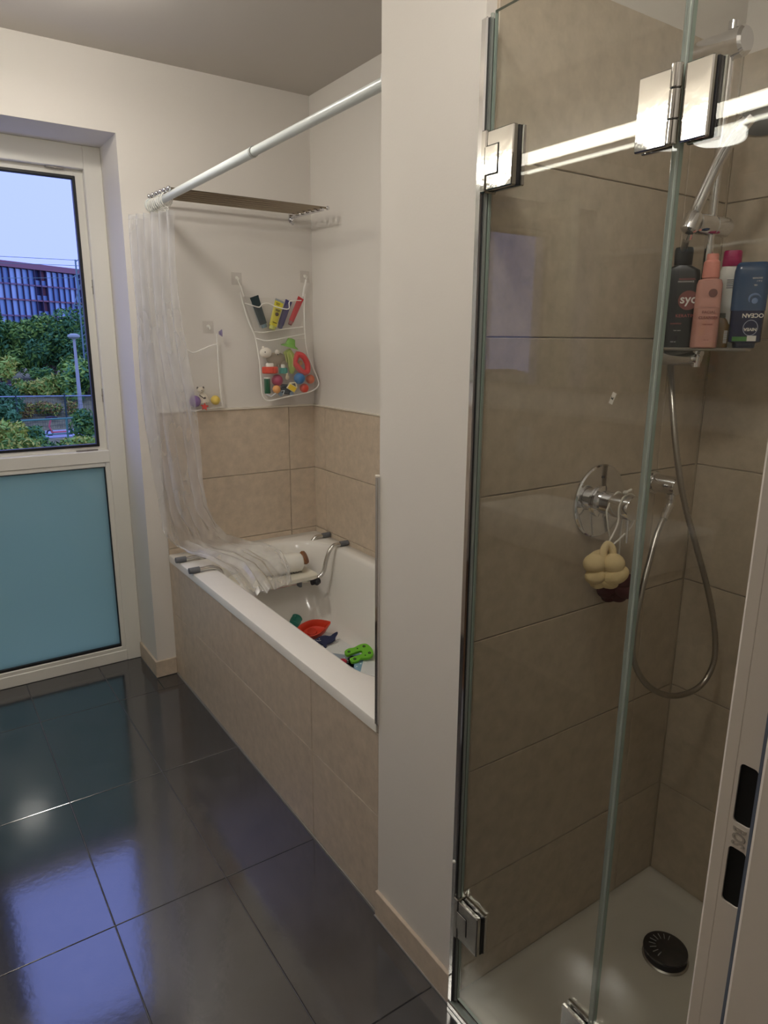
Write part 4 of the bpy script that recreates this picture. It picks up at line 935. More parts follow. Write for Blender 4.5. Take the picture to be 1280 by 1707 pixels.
# ------------------------------------------------------------------ bottles on the shelf
VIEW = Vector((CX-.55, CY+.40, 0)).normalized()
def bottle_frame(x, y, rot=0):
    """local -y faces the doorway side of the shower"""
    d = Vector((-.846, -.534, 0)); a = math.atan2(d.y, d.x)+PI/2+rot
    return Matrix.Translation((x, y, ZSh)) @ Matrix.Rotation(a, 4, 'Z')
def obl(F4, rings, n=7):
    mb = MB(); mb.xf = F4; R = [[(x, y, z) for x, y in rrect(-w/2, w/2, -d/2, d/2, r, n)] for (w, d, r, z) in rings]; mb.loft(R); return mb
def face_text(F4, txt, size, x, z, y, m_, parent, up=1, name='lettering', align='CENTER', bold=0):
    o4 = F4 @ Matrix.Translation((x, y, z)) @ frame_m((0, 0, 0), (up, 0, 0), (0, -1, 0))
    return build(text_mb(txt, size, .0006, o4, align, bold), name, m_, parent)
# black shampoo bottle
F4 = bottle_frame(.531, -.367)
b1 = thing('shampoo_bottle', (.538, -.362, ZSh), 'large black bottle with white lettering on the left of the shower shelf', 'bottle')
build(obl(F4, [(.070, .028, .010, 0), (.074, .032, .012, .002), (.074, .032, .012, .150), (.070, .030, .014, .160), (.046, .030, .014, .167), (.034, .028, .014, .170)]), 'bottle_body', C('black plastic', (22, 22, 24), .35), b1)
build(obl(F4, [(.034, .030, .014, .170), (.036, .032, .015, .172), (.037, .033, .0155, .200), (.034, .030, .015, .206)]), 'cap', C('black cap', (26, 26, 28), .45), b1)
W_ = C('white print', (225, 222, 216), .5); Rp = C('rose print', (186, 96, 92), .5)
build(text_mb('syoss', .026, .0006, F4 @ Matrix.Translation((.0015, -.0163, .100)) @ frame_m((0, 0, 0), (1, 0, 0), (0, -1, 0)), 'LEFT', .0004), 'lettering', W_, b1)
mb = MB(); mb.xf = F4; mb.lathe([(.001, 0), (.020, 0), (.020, .0004), (.001, .0004)], 28, (.018, -.0160, .098), (0, -1, 0)); build(mb, 'round_print', C('rose disc', (128, 70, 66), .5), b1)
face_text(F4, 'KERATIN', .0095, .015, .066, -.0163, Rp, b1)
face_text(F4, 'PROFESSIONAL', .0048, .012, .141, -.0163, Rp, b1); face_text(F4, 'PERFORMANCE', .0046, .010, .136, -.0163, W_, b1)
face_text(F4, 'SHAMPOO', .0046, -.002, .050, -.0163, Rp, b1); face_text(F4, 'hair care', .004, .002, .036, -.0163, W_, b1); face_text(F4, '440 ml', .004, -.004, .012, -.0163, W_, b1)
# pink pump bottle
F4 = bottle_frame(.535, -.431)
b2 = thing('cleanser_bottle', (.540, -.428, ZSh), 'translucent pink bottle with a pink cap in front on the shower shelf', 'bottle')
pinkc = clear('translucent pink', (.92, .66, .60), haze=.45, hcol=(.72, .42, .36, 1), f0=.05, rough=.05)
build(obl(F4, [(.050, .030, .012, 0.0), (.053, .033, .014, .002), (.050, .030, .014, .128), (.044, .032, .015, .137), (.030, .026, .012, .140)]), 'bottle_body', C('rose liquid', (204, 150, 138), .12), b2)
build(obl(F4, [(.032, .032, .0155, .1405), (.034, .034, .0165, .143), (.031, .031, .015, .172), (.0235, .0235, .0115, .176), (.0235, .0235, .0115, .186), (.022, .022, .010, .188)], 8), 'pump_cap', C('pink cap', (236, 156, 142), .45), b2)
face_text(F4, 'FACIAL', .008, .004, .072, -.0170, C('rose dark print', (132, 70, 66), .5), b2); face_text(F4, 'CLEANSER', .008, .004, .061, -.0170, M['rose dark print'], b2)
mb = MB(); mb.xf = F4; mb.lathe([(.001, 0), (.0085, 0), (.0085, .0004), (.001, .0004)], 20, (.008, -.0160, .110), (0, -1, 0)); build(mb, 'round_emblem', C('emblem rose', (122, 78, 72), .5), b2)
face_text(F4, 'rose water', .0045, .004, .048, -.0170, M['rose dark print'], b2); face_text(F4, '150 ml', .004, .004, .016, -.0170, M['rose dark print'], b2)
mb = MB(); mb.xf = F4; mb.box((-.023, -.0168, .082), (.023, -.0160, .0825)); build(mb, 'printed_line', C('pale rose print', (222, 176, 166), .5), b2)
# white bottle with magenta cap
F4 = bottle_frame(.620, -.424)
b3 = thing('lotion_bottle', (.620, -.424, ZSh), 'white bottle with a magenta cap behind the pink bottle', 'bottle')
build(obl(F4, [(.040, .024, .010, 0), (.042, .026, .012, .002), (.042, .026, .012, .160), (.036, .024, .011, .169)]), 'bottle_body', M['white_plastic'], b3)
build(obl(F4, [(.036, .026, .012, .169), (.038, .028, .013, .171), (.036, .026, .012, .198), (.032, .024, .011, .201)]), 'cap', C('magenta cap', (170, 30, 92), .4), b3)
for k in range(5):
    mb = MB(); mb.xf = F4; mb.box((-.006, -.0136, .140-.004*k), (.019, -.0131, .1415-.004*k)); build(mb, 'printed_line', C('grey print', (92, 96, 100), .5), b3)
# blue shower gel standing on its cap
F4 = bottle_frame(.604, -.480)
b4 = thing('shower_gel', (.604, -.480, ZSh), 'blue shower gel bottle standing upside down at the right of the shelf', 'bottle')
bl_ = [(.046, .030, .012, .010), (.062, .034, .012, .013), (.064, .036, .012, .075)]
build(obl(F4, bl_+[(.066, .036, .012, .0755)]), 'lower_body', C('navy gel', (20, 28, 66), .2), b4)
build(obl(F4, [(.066, .036, .012, .0756), (.067, .036, .012, .120), (.066, .034, .012, .155), (.060, .028, .010, .168), (.052, .020, .008, .172)]), 'upper_body', C('blue gel', (48, 76, 112), .15), b4)
build(obl(F4, [(.040, .028, .010, 0), (.042, .030, .012, .002), (.044, .030, .012, .010)]), 'cap', C('dark cap', (30, 40, 60), .4), b4)
face_text(F4, 'OCEAN', .0115, .010, .066, -.0183, W_, b4, up=-1, bold=.0003)
rg = MB(); rg.xf = F4; rg.tube([(.008+.0135*math.cos(t), -.0183, .041+.0155*math.sin(t)) for t in [2*PI*k/28 for k in range(28)]], .0006, 6, closed=True); build(rg, 'round_emblem', C('pale blue print', (170, 176, 200), .4), b4)
face_text(F4, 'NIVEA', .0085, .008, .038, -.0183, W_, b4, up=-1, bold=.0003)
mb = MB(); mb.xf = F4; mb.box((-.024, -.0185, .0142), (.004, -.0180, .0232)); build(mb, 'green_tab', C('green tab', (70, 128, 58), .5), b4)
mb = MB(); mb.xf = F4; mb.box((.004, -.0185, .0142), (.021, -.0180, .0252)); build(mb, 'white_tab', W_, b4)
mb = MB(); mb.xf = F4; mb.tube([(.010+.011*math.cos(t), -.0183, .098+.010*math.sin(t)) for t in [PI*.1+1.1*PI*k/16 for k in range(17)]], [.0004+.0022*math.sin(PI*k/16) for k in range(17)], 6); mb.ball((.010, -.0180, .095), .006, 12, (1, .2, 1)); build(mb, 'wave_drop', C('wave blue', (120, 146, 190), .3), b4)
face_text(F4, 'SHOWER', .0045, .010, .140, -.0178, W_, b4, up=-1); face_text(F4, '3 in 1', .0045, .014, .134, -.0180, W_, b4, up=-1); face_text(F4, 'GEL', .004, .008, .126, -.0183, W_, b4, up=-1)
# amber bottle
F4 = bottle_frame(.592, -.432)
b5 = thing('oil_bottle', (.592, -.432, ZSh), 'small amber bottle squeezed between the pink and blue bottles', 'bottle')
build(obl(F4, [(.032, .020, .009, 0), (.034, .022, .010, .002), (.034, .022, .010, .046), (.022, .016, .007, .058), (.014, .014, .006, .062)]), 'bottle_body', C('amber liquid', (120, 86, 34), .12), b5)
build(obl(F4, [(.014, .014, .006, .062), (.015, .015, .006, .063), (.014, .014, .006, .072)]), 'cap', C('grey olive cap', (110, 112, 96), .4), b5)
mb = MB(); mb.xf = F4
for k in range(9): mb.box((.007, -.0116, .010+k*.003), (.014, -.0110, .0116+k*.003))
build(mb, 'barcode', W_, b5)

# ------------------------------------------------------------------ sponges on a cord
kc = (mc[0], YPs-.072, mc[2])
spg = thing('bath_sponge', (0.3106,-0.4000,1.0531), 'cream knotted bath sponge hanging from the mixer knob', 'sponge')
sc0 = Vector((0.3069,-0.4050,1.0484))
rt_ = Vector((.83, -.56, 0)); up_ = Vector((0, 0, 1)); fw_ = Vector((-.56, -.83, 0))
def blob(c, pts_, r, m_, name, parent, metas=None):
    mbd = bpy.data.metaballs.new(name); mbd.resolution = .006; mbd.render_resolution = .006; mbd.threshold = .35
    for (a, b, f, r_, sx1, sz1) in pts_:
        el = mbd.elements.new(type='ELLIPSOID'); p = rt_*a+up_*b+fw_*f; el.co = p; el.radius = r_; el.size_x = sx1; el.size_y = 1; el.size_z = sz1
    ob = bpy.data.objects.new(name, mbd); COL.objects.link(ob); dg = bpy.context.evaluated_depsgraph_get()
    me = bpy.data.meshes.new_from_object(ob.evaluated_get(dg)); bpy.data.objects.remove(ob); bpy.data.metaballs.remove(mbd)
    mb = MB(); mb.xf = Matrix.Translation(c); mb.add([v.co[:] for v in me.vertices], [list(p.vertices) for p in me.polygons]); bpy.data.meshes.remove(me)
    return build(mb, name, m_, parent, sharp=60)
cream = C('cream sponge', (232, 208, 158), .95, bump=.5, bscale=500)
def lobes(c, m_, parent, s=1.0):
    mb = MB()
    for (a, b, f, r_, q) in ((-.024, .010, .006, .025, (1.0, .85, .85)), (.014, .012, .012, .024, (1.0, .9, .9)), (-.020, -.018, .006, .023, (1.0, .9, .8)), (.020, -.014, .010, .026, (1.15, .9, .78)), (.006, -.030, .002, .022, (1.2, .9, .75)), (.0, .0, -.016, .034, (1.1, .8, 1.0)), (-.010, -.034, .0, .018, (1.1, .9, .8))):
        p = Vector(c)+rt_*a*s+up_*b*s+fw_*f*s
        sub = MB(); sub.xf = Matrix.Translation(p) @ Matrix.Rotation(-.59, 4, 'Z') @ Matrix.Rotation(random.uniform(-.4, .4), 4, 'Y'); sub.ball((0, 0, 0), r_*s, 20, q)
        mb.v += []
        o_ = len(mb.v); mb.v += sub.v; mb.f += [[i+o_ for i in f_] for f_ in sub.f]; mb.fm += sub.fm
    return build(mb, 'sponge_lobe', m_, parent, sharp=60)
lobes(sc0, cream, spg)
lp = [sc0+rt_*-.006+up_*.020+fw_*.008, sc0+rt_*-.008+up_*.036+fw_*.006, sc0+rt_*.002+up_*.050+fw_*.0, sc0+rt_*.012+up_*.040+fw_*.002, sc0+rt_*.014+up_*.018+fw_*.006]
build(MB().tube(spline([tuple(p) for p in lp], 5), .0080, 12), 'loop', cream, spg)
ct = sc0+up_*.050
ky = YPs-.080
cord = spline([tuple(ct+rt_*-.003+up_*-.012), (mc[0]-.0300, ky, mc[2]-.035), (mc[0]-.0295, ky, mc[2]+.002), (mc[0]-.020, ky, mc[2]+.022), (mc[0], ky, mc[2]+.0295), (mc[0]+.020, ky, mc[2]+.022), (mc[0]+.0295, ky, mc[2]), (mc[0]+.018, ky, mc[2]-.045), tuple(ct+rt_*.003+up_*-.012)], 6)
build(MB().tube(cord, .0020, 8), 'cord', C('white cord sponge', (222, 218, 208), .8), spg)
build(MB().ball((mc[0]-.012, ky, mc[2]+.034), .0055, 10, (1.3, 1, .9)).tube([(mc[0]-.012, ky, mc[2]+.034), (mc[0]+.002, ky-.004, mc[2]+.040)], .003, 8), 'knot', M['white cord sponge'], spg)
spr = thing('bath_sponge', (0.4158,-0.3600,0.9654), 'dark red bath sponge hanging behind the cream one', 'sponge')
sr0 = Vector((0.4163,-0.3520,0.9745))
lobes(sr0, C('wine sponge', (74, 26, 34), .95, bump=.5, bscale=500), spr, .95)
kr = YPs-.052
build(MB().tube(spline([tuple(sr0+up_*.02), (mc[0]-.0285, kr, mc[2]-.03), (mc[0]-.0285, kr, mc[2]), (mc[0], kr, mc[2]+.0290), (mc[0]+.0285, kr, mc[2]), (mc[0]+.022, kr, mc[2]-.05), tuple(sr0+up_*.02+rt_*.006)], 5), .0020, 8), 'cord', M['white cord sponge'], spr)

# ------------------------------------------------------------------ mirror wall fittings (seen in reflections)
mr_ = thing('wall_mirror', (XL, .55, 1.24), 'large wall mirror over the washbasin seen only as a reflection', 'mirror')
build(MB().cbox((XL, -.02, 1.330), (XL+.018, 1.42, 2.210), .001), 'mirror_sheet', M['mirror'], mr_)
lt = thing('mirror_light', (XL+.03, .6, 2.2), 'long lit strip lamp above the wall mirror seen only in reflections', 'wall lamp')
build(MB().cbox((XL+.062, .02, 2.218), (XL+.092, 1.30, 2.256), .003), 'diffuser', M['strip'], lt)
build(MB().cbox((XL, .1, 2.228), (XL+.061, 1.22, 2.250), .001), 'housing', M['steel'], lt)
bs = thing('washbasin', (-1.22, .45, .70), 'white washbasin on the left wall seen only as a reflection', 'washbasin')
R = []
for (ins, z) in ((.05, .72), (.01, .74), (0, .76), (0, .855), (.004, .86), (.03, .86), (.05, .85), (.09, .78), (.14, .77)): R.append([(x, y, z) for x, y in rrect(XL+.008+ins, -1.02-ins, .10+ins, .80-ins, .03, 5)])
build(MB().loft(R), 'bowl', M['enamel'], bs)
mb = MB(); mb.tube([(XL+.05, .45, .86), (XL+.05, .45, .95), (XL+.07, .45, .965), (XL+.16, .45, .95)], .014, 12); build(mb, 'tap', M['chrome'], bs)
vn = thing('vanity_cabinet', (-1.22, .45, .25), 'grey drawer cabinet under the washbasin seen only as a reflection', 'cabinet')
build(MB().cbox((XL+.008, .12, .28), (-1.04, .78, .715), .003), 'carcass', C('grey cabinet', (150, 140, 128), .4), vn)
build(MB().cbox((-1.04, .125, .50), (-1.022, .775, .71), .002).cbox((-1.04, .125, .285), (-1.022, .775, .495), .002), 'drawer_front', M['grey cabinet'], vn)
so = thing('wall_socket', (XL+.008, .92, 1.02), 'white double socket in the tiles beside the washbasin', 'socket')
build(MB().cbox((XL+.0065, .885, .99), (XL+.016, .965, 1.14), .002), 'cover_frame', M['white_plastic'], so)
for z in (1.028, 1.102): build(MB().lathe([(.022, 0), (.022, -.002), (.019, -.004), (.001, -.006)], 18, (XL+.0175, .925, z), (1, 0, 0)), 'socket_insert', M['warm_white'], so)
# ceiling lamps; the one nearer the door is added to light the shower
LX, LY = -.39, 1.04
for LX, LY, lab, LZ, lm in ((-.43, .98, 'round white flat ceiling lamp nearer the window, seen only as a reflection', .112, M['lamp']), (-.45, -.74, 'added round white ceiling lamp nearer the door, unseen, to light the shower', .0915, M['added_lamp'])):
    cl = thing('ceiling_lamp', (LX, LY, ZC-.105), lab, 'ceiling lamp', 'round ceiling lamps')
    build(MB().lathe([(.001, 0), (.110, 0), (.110, LZ-.051), (.001, LZ-.051)], 40, (LX, LY, ZC-LZ+.0505)), 'base', M['white_plastic'], cl)
    build(MB().lathe([(.001, 0), (.106, 0), (.116, .010), (.116, .046), (.106, .050), (.001, .050)], 40, (LX, LY, ZC-LZ)), 'diffuser', lm, cl)

LX, LY = -.75, -2.25  # unseen hallway lamp, added to brighten the door frame
cl = thing('ceiling_lamp', (LX, LY, ZC-.095), 'added round white hallway ceiling lamp behind the camera, to light the door frame', 'ceiling lamp', 'round ceiling lamps')
build(MB().lathe([(.001, 0), (.110, 0), (.110, .04), (.001, .04)], 40, (LX, LY, ZC-.0405)), 'base', M['white_plastic'], cl)
build(MB().lathe([(.001, 0), (.118, 0), (.130, .010), (.130, .046), (.120, .050), (.001, .050)], 40, (LX, LY, ZC-.0915)), 'diffuser', glow('added hall diffuser', (1.0, .95, .88), 16), cl)

# ------------------------------------------------------------------ outside, seen through the open window
GZ = -4.6
gm = mat('dry grass', (124, 122, 84), .95, noise=.6, nscale=2.2, detail=9)
gr_ = smesh(MB().add([(-40, 6, GZ), (60, 6, GZ), (60, 52, GZ), (-40, 52, GZ), (-40, 60, -2.3), (60, 60, -2.3), (-40, 240, -2.3), (80, 240, -2.3), (80, 60, -2.3)],
      [(0, 1, 2, 3), (3, 2, 5, 4), (4, 5, 7, 6)]), 'ground', gm, 'grassy ground and railway bank outside')
smesh(MB().box((-40, 46.6, GZ), (60, 50.4, GZ+.06)), 'footpath', mat('pale asphalt', (168, 174, 186), .9, noise=.1, nscale=2), 'pale grey footpath behind the green railing')
smesh(MB().box((-40, 61.5, -2.32), (60, 67, -2.05)), 'track_bed', mat('ballast', (104, 96, 100), .95, noise=.3, nscale=3), 'ballast bed of the railway')
for y in (62.6, 64.1):
    tag(build(MB().box((-40, y, -2.05), (60, y+.12, -1.86)), 'railway_rail', mat('rusty rail', (74, 58, 60), .6)), 'dark steel rail of the track, ' + ('nearer' if y < 63 else 'farther') + ' one', 'rail')
# glass office building
bA = Vector((16.3523,150.0000,15.5582)); bB = Vector((32.2646,160.0000,15.2044)); bd = Vector((bB.x-bA.x, bB.y-bA.y, 0)).normalized(); bn = Vector((bd.y, -bd.x, 0))
bld = thing('office_building', (bA.x, bA.y, -2.3), 'long glass fronted office building with reddish brown bands beyond the railway', 'building')
BM = Matrix(((bd.x, -bn.x, 0, bA.x), (bd.y, -bn.y, 0, bA.y), (0, 0, 1, 0), (0, 0, 0, 1)))   # x along the facade, -y outwards
def bpart(a, b, name, m_, par=None):
    mb = MB(); mb.xf = BM; mb.box(a, b); return build(mb, name, m_, par or bld)
red = mat('red brown cladding', (146, 100, 106), .6); navy = mat('facade slab', (44, 52, 86), .5)
pan = [mat('facade glass %d' % k, c, .12, spec=.8) for k, c in enumerate([(132, 168, 200), (160, 192, 220), (100, 134, 172), (180, 206, 228)])]
bpart((-16, .35, -2.3), (38, 12, 14.6), 'core_wall', navy)
bpart((-16.5, -.5, 14.45), (38.5, 12, 15.5), 'roof_band', red)
bpart((-10, 2, 15.5), (5.5, 9, 15.75), 'roof_edge', red); bpart((8, 2, 15.5), (17, 9, 15.72), 'roof_edge', red)
lev = [-.2, 2.9, 5.75, 8.7, 11.5, 14.45]
for k, z in enumerate(lev[:-1]):
    bpart((-16, -.25, z-.14), (38, .4, z+.14), 'floor_band', red if k in (0, 3, 1) else mat('violet band', (130, 104, 124), .6))
W0 = 1.39
M['mull'] = mat('dark mullion', (72, 62, 84), .6); M['bdoor'] = mat('brown door', (112, 70, 76), .6)
for i in range(-11, 27):
    x0 = i*W0
    bpart((x0-.065, -.32, -.2), (x0+.065, .35, 14.45), 'mullion', M['mull'])
    for k in range(5):
        z0, z1 = lev[k]+.14, lev[k+1]-.14
        if i in (5, 6) and k >= 1:
            if i == 5:
                bpart((x0+.09, .1, z0), (x0+2*W0-.09, .14, z0+.9), 'balcony_rail', pan[2])
                bpart((x0+W0+.3, .28, z0), (x0+2*W0-.1, .34, z1), 'balcony_door', M['bdoor'])
            continue
        bpart((x0+.065, .05, z0), (x0+W0-.065, .12, z1), 'pane', pan[random.choice((0, 0, 1, 1, 2, 3)) if k > 2 else random.choice((0, 2, 2, 1))])
# foliage
def leaf_m(n_, c): return mat(n_, tuple(min(255, int(v*k_)) for v, k_ in zip(c, (1.34, 1.30, 1.02))), .7, noise=.35, nscale=.6, spec=.2)
LM = [leaf_m('leaf deep', (52, 84, 58)), leaf_m('leaf mid', (86, 118, 66)), leaf_m('leaf light', (118, 146, 84)), leaf_m('leaf yellow', (142, 144, 84)), leaf_m('leaf blue', (64, 104, 84)), leaf_m('leaf dry', (118, 98, 70))]
def foliage(name, c, r, n, ls, mats, label, cat, group, trunk=0, sq=(1, 1, 1), upf=0):
    t = thing(name, (c[0], c[1], c[2]-r*sq[2]-trunk), label, cat, group)
    blobs = [(Vector(c)+Vector((random.uniform(-.6, .6)*r*sq[0], random.uniform(-.5, .5)*r*sq[1], random.uniform(-.45, .5)*r*sq[2])), r*random.uniform(.3, .5)) for _ in range(14)]
    mb = MB()
    for i in range(n):
        b, br = random.choice(blobs); d = Vector((random.gauss(0, 1), random.gauss(0, 1), random.gauss(0, 1)+.3)).normalized()
        p = b+d*br*random.uniform(.75, 1.05); s = ls*random.uniform(.6, 1.3)
        a = Vector((random.uniform(-1, 1), random.uniform(-1, 1), random.uniform(-.9, .3))).normalized(); b2 = a.cross(d); b2 = b2.normalized() if b2.length > .01 else a.orthogonal()
        mb.mi = min(len(mats)-1, int(random.random()**1.2*len(mats)))
        mb.add([tuple(p-a*s), tuple(p+b2*s*.36), tuple(p+a*s), tuple(p-b2*s*.36)], [(0, 1, 2, 3)])
    build(mb, 'leaves', mats, t, sharp=180)
    mb = MB()
    for b, br in blobs[:6]: mb.tube([(c[0], c[1], c[2]-r*sq[2]-trunk), ((c[0]+b.x)/2, (c[1]+b.y)/2, c[2]-r*.2*sq[2]), tuple(b)], [r*.035, r*.025, r*.01], 5)
    build(mb, 'branches', C('bark', (86, 74, 62), .9), t)
G1 = 'trees behind the railway'
for (p, r, mats, lab) in (
    ((5.5559,74.0000,0.3790), 4.2, [LM[0], LM[1], LM[4]], 'dark green tree at the left edge of the window view'),
    ((7.4509,75.0000,-0.0320), 3.2, [LM[4], LM[0], LM[1]], 'blue green tree left of the middle behind the railway'),
    ((9.4676,74.0000,0.7584), 3.3, [LM[1], LM[2], LM[0]], 'light green tree in the middle behind the railway'),
    ((10.7650,72.0000,0.1167), 3.0, [LM[0], LM[4], LM[1]], 'deep green dense tree behind the lamp post'),
    ((13.0335,76.0000,0.8566), 3.2, [LM[1], LM[4], LM[2]], 'mid green feathery tree left of the overhead line mast'),
    ((14.2974,72.0000,0.0980), 3.6, [LM[4], LM[1], LM[0]], 'green tree at the right edge of the window view'),
    ((18.1478,76.0000,0.6178), 4.2, [LM[0], LM[1]], 'dark green tree hidden beyond the window frame'),
    ((3.5199,76.0000,0.3556), 4.6, [LM[0], LM[1]], 'dark green tree far left beyond the window'),
    ((-0.6598,76.0000,0.3681), 4.6, [LM[1], LM[0]], 'broad green tree farther left, out of the window view'),
    ((-5.0237,77.0000,0.3665), 4.8, [LM[4], LM[0]], 'blue green tree far to the left, out of the window view'),
    ((23.1896,76.0000,0.6142), 4.6, [LM[0], LM[4]], 'dark green tree to the right, out of the window view')):
    foliage('tree', (p[0], p[1], max(p[2], -2.3+r*.95)), r, 6500, .25, mats, lab, 'tree', G1, .3)
G2 = 'bushes on the railway bank'
for (p, r, sq, mats, lab, n, ls) in (
    ((7.4858,59.0000,-2.3583), 1.5, (1.6, 1, .6), [LM[3], LM[2], LM[1]], 'yellow green creeper bush below the railway track', 1500, .22),
    ((8.9089,59.0000,-2.3124), 1.6, (1.4, 1, .7), [LM[2], LM[3], LM[1]], 'light yellowish bush on the bank between fence posts', 1500, .22),
    ((10.7432,58.0000,-1.9395), 2.2, (1, 1, 1), [LM[1], LM[4], LM[2]], 'tall green bush on the bank right of the lamp post', 1600, .28),
    ((4.9131,56.0000,-0.7351), 1.1, (1, 1, 1), [LM[2], LM[3]], 'bright yellow green bush at the left end of the track', 900, .22),
    ((4.4082,54.0000,-2.3695), 1.7, (1, 1, 1), [LM[4], LM[0]], 'dark bush on the bank at the left edge', 1300, .22),
    ((8.2057,60.8000,-1.3046), .8, (1.6, 1, .7), [LM[4], LM[1]], 'low bush growing over the rails', 700, .2),
    ((6.1656,54.5000,-3.4938), .9, (3.0, .6, .45), [LM[5], LM[3]], 'brownish dry scrub behind the mesh fence on the left', 1500, .16),
    ((7.9123,54.5000,-3.4930), .9, (2.6, .6, .5), [LM[5], LM[1], LM[3]], 'brownish dry scrub behind the mesh fence in the middle', 1500, .16),
    ((7.7184,43.0000,-3.4667), 1.05, (.8, 1, 1.1), [LM[1], LM[4]], 'young green shrub beside the railing on the right', 1100, .18),
    ((3.0403,42.0000,-2.9814), 1.3, (1, 1, 1), [LM[4], LM[0]], 'dark shrub in front of the railing at the left', 1100, .18),
    ((4.2461,40.0000,-3.5954), .75, (1.2, 1, .8), [LM[4], LM[1]], 'blue green shrub in front of the footpath', 1100, .17),
    ((2.7703,37.0000,-3.1460), 1.0, (1.2, 1, .8), [LM[3], LM[2]], 'yellow shrub at the lower left of the window view', 900, .16),
    ((4.8882,37.0000,-4.0609), .8, (1.6, 1, .6), [LM[0], LM[4], LM[1]], 'dark low shrub just above the window sill in the middle', 900, .16),
    ((3.3091,36.0000,-3.5629), .9, (1.6, 1, .6), [LM[1], LM[3]], 'olive low shrub above the window sill at the left', 900, .16),
    ((6.2276,38.0000,-4.0167), .8, (1.7, 1, .5), [LM[2], LM[3], LM[1]], 'olive grassy shrub above the window sill at the right', 900, .16)):
    foliage('bush', p, r, n, ls, mats, lab, 'bush', G2, 0, sq)
# lamp post
p0, p1 = (9.3860,53.0000,1.6319), (9.1987,53.0000,-3.7790)
lp_ = thing('street_lamp', (p1[0], 53, GZ), 'pale grey street lamp with a round head beside the footpath', 'street lamp')
build(MB().tube([(p0[0], 53, -2.6-2), (p0[0], 53, -1.5), (p0[0], 53, p0[2])], [.17, .13, .09], 10), 'pole', mat('grey pole', (172, 176, 168), .6), lp_)
build(MB().lathe([(.05, -.15), (.30, -.08), (.42, .02), (.40, .14), (.20, .24), (.001, .26)], 20, (p0[0], 53, p0[2])), 'lamp_head', mat('lamp head', (160, 170, 156), .5), lp_)
# overhead line mast
q0 = (13.1517,68.0000,8.3455)
ms = thing('overhead_line_mast', (q0[0], 68, -2.3), 'green grey lattice mast of the railway overhead line', 'mast')
mm_ = mat('mast green grey', (112, 142, 140), .6)
for s in (-.22, .22): build(MB().tube([(q0[0]+s, 68, -2.3), (q0[0]+s*.8, 68, q0[2])], .07, 6), 'upright', mm_, ms)
for k in range(13):
    z = -1.5+k*.8; build(MB().tube([(q0[0]-.22, 68, z), (q0[0]+.22, 68, z+.4)], .035, 5), 'lattice_bar', mm_, ms)
for (a, b) in (((12.5066,68.0000,6.7902), (13.2941,68.0000,7.1882)), ((12.5378,68.0000,4.4874), (13.2081,68.0000,6.2639)), ((12.4321,68.0000,4.4324), (13.3359,68.0000,4.3567))):
    build(MB().tube([a, b], .05, 6), 'cantilever_arm', mm_, ms)
for k, (a, b) in enumerate((((4.3907,67.5000,8.1493), (13.1956,67.5000,8.2555)), ((4.3233,67.5000,7.5900), (13.1531,67.5000,7.8008)), ((4.1652,67.5000,6.2775), (12.5093,67.5000,6.7573)))):
    tag(build(MB().tube([a, b], .022, 5), 'overhead_wire', mm_), ('topmost', 'second', 'lowest')[k]+' overhead railway wire running to the mast', 'wire')
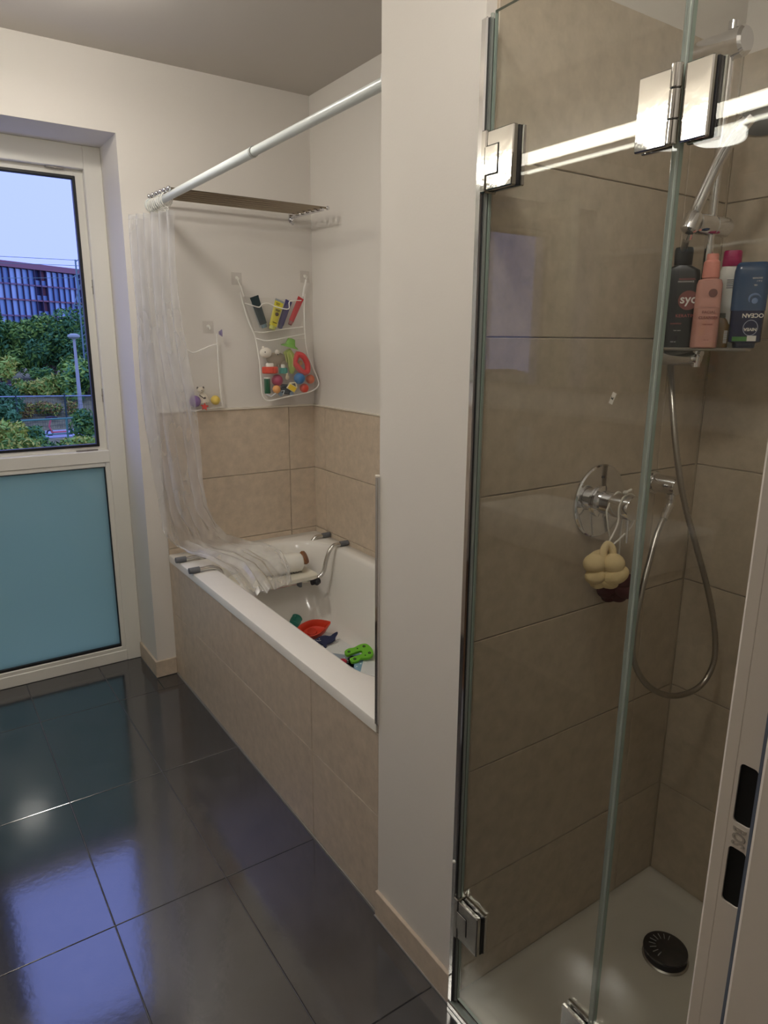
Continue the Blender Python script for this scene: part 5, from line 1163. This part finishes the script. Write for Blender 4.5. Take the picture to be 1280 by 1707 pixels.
# fence with posts and rails
fn = thing('wire_fence', (7, 52, GZ), 'dark green mesh fence posts with a pale top rail behind the footpath', 'fence')
fg = mat('dark green post', (42, 64, 58), .6)
for (u0, u1) in ((27, 31), (108, 112), (-52, -50), (188, 192)):
    pass
for a, b in (((5.1487,52.0000,-2.2646), (5.1686,52.0000,-3.7652)), ((8.2045,52.0000,-2.2146), (8.2299,52.0000,-3.9786)), ((2.2604,52.0000,-2.3100), (2.2764,52.0000,-3.6037)), ((11.4839,52.0000,-2.1609), (11.4875,52.0000,-4.1182))):
    build(MB().tube([(a[0], 52, GZ), (a[0], 52, a[2])], .06, 6), 'post', fg, fn)
a, b = (2.2697,52.0000,-2.2325), (11.4584,52.0000,-2.4620)
build(MB().tube([a, b], .04, 6), 'top_rail', mat('pale rail', (150, 168, 180), .5), fn)
mb = MB(); x = a[0]
zt_ = a[2]
for k in range(8): z = GZ+.2+k*(zt_-GZ-.2)/8; mb.tube([(a[0], 52, z), (b[0], 52, z)], .010, 4)
for k in range(60): x = a[0]+(b[0]-a[0])*k/59; mb.tube([(x, 52, GZ), (x, 52, zt_)], .006, 4)
tag(build(mb, 'wire_mesh', fg, fn), kind='stuff')
# green railing
ra = thing('street_railing', (6, 45, GZ), 'green two bar street railing in front of the footpath', 'railing')
gg = mat('railing green', (92, 150, 128), .5); a, b = (3.8184,45.0000,-3.2348), (9.0563,45.0000,-3.4468)
build(MB().tube([a, (b[0], 45, a[2])], .055, 8), 'top_bar', gg, ra)
build(MB().tube([(a[0], 45, GZ+.45), (b[0], 45, GZ+.45)], .04, 8), 'lower_bar', gg, ra)
for u in (a[0]+.05, (6.9790,45.0000,-3.4750)[0], b[0]): build(MB().tube([(u, 45, GZ), (u, 45, a[2])], .06, 8), 'post', gg, ra)
# scooter lying parked on the path
s0 = (6.4695,47.5000,-4.1508)
sc_ = thing('kick_scooter', (s0[0], 47.5, GZ+.06), 'red kick scooter parked on the footpath', 'scooter')
zz = GZ+.06; X_ = s0[0]
rs_ = mat('scooter red', (206, 104, 100), .5); dk = mat('scooter dark', (48, 44, 54), .6)
build(MB().tube([(X_, 47.5, zz+.25), (X_-.12, 47.5, zz+.6), (X_+.05, 47.5, zz+1.15)], .055, 8), 'stem', rs_, sc_)
build(MB().tube([(X_-.30, 47.2, zz+1.18), (X_+.05, 47.5, zz+1.2), (X_+.42, 47.6, zz+1.14)], .06, 8), 'handlebar', dk, sc_)
build(MB().cbox((X_-.05, 47.38, zz+.16), (X_+.95, 47.62, zz+.26), .03), 'deck', rs_, sc_)
for x in (X_-.12, X_+1.08): build(MB().tube([(x+.17*math.cos(t), 47.5, zz+.18+.17*math.sin(t)) for t in [2*PI*k/18 for k in range(18)]], .05, 8, closed=True), 'wheel', dk, sc_)
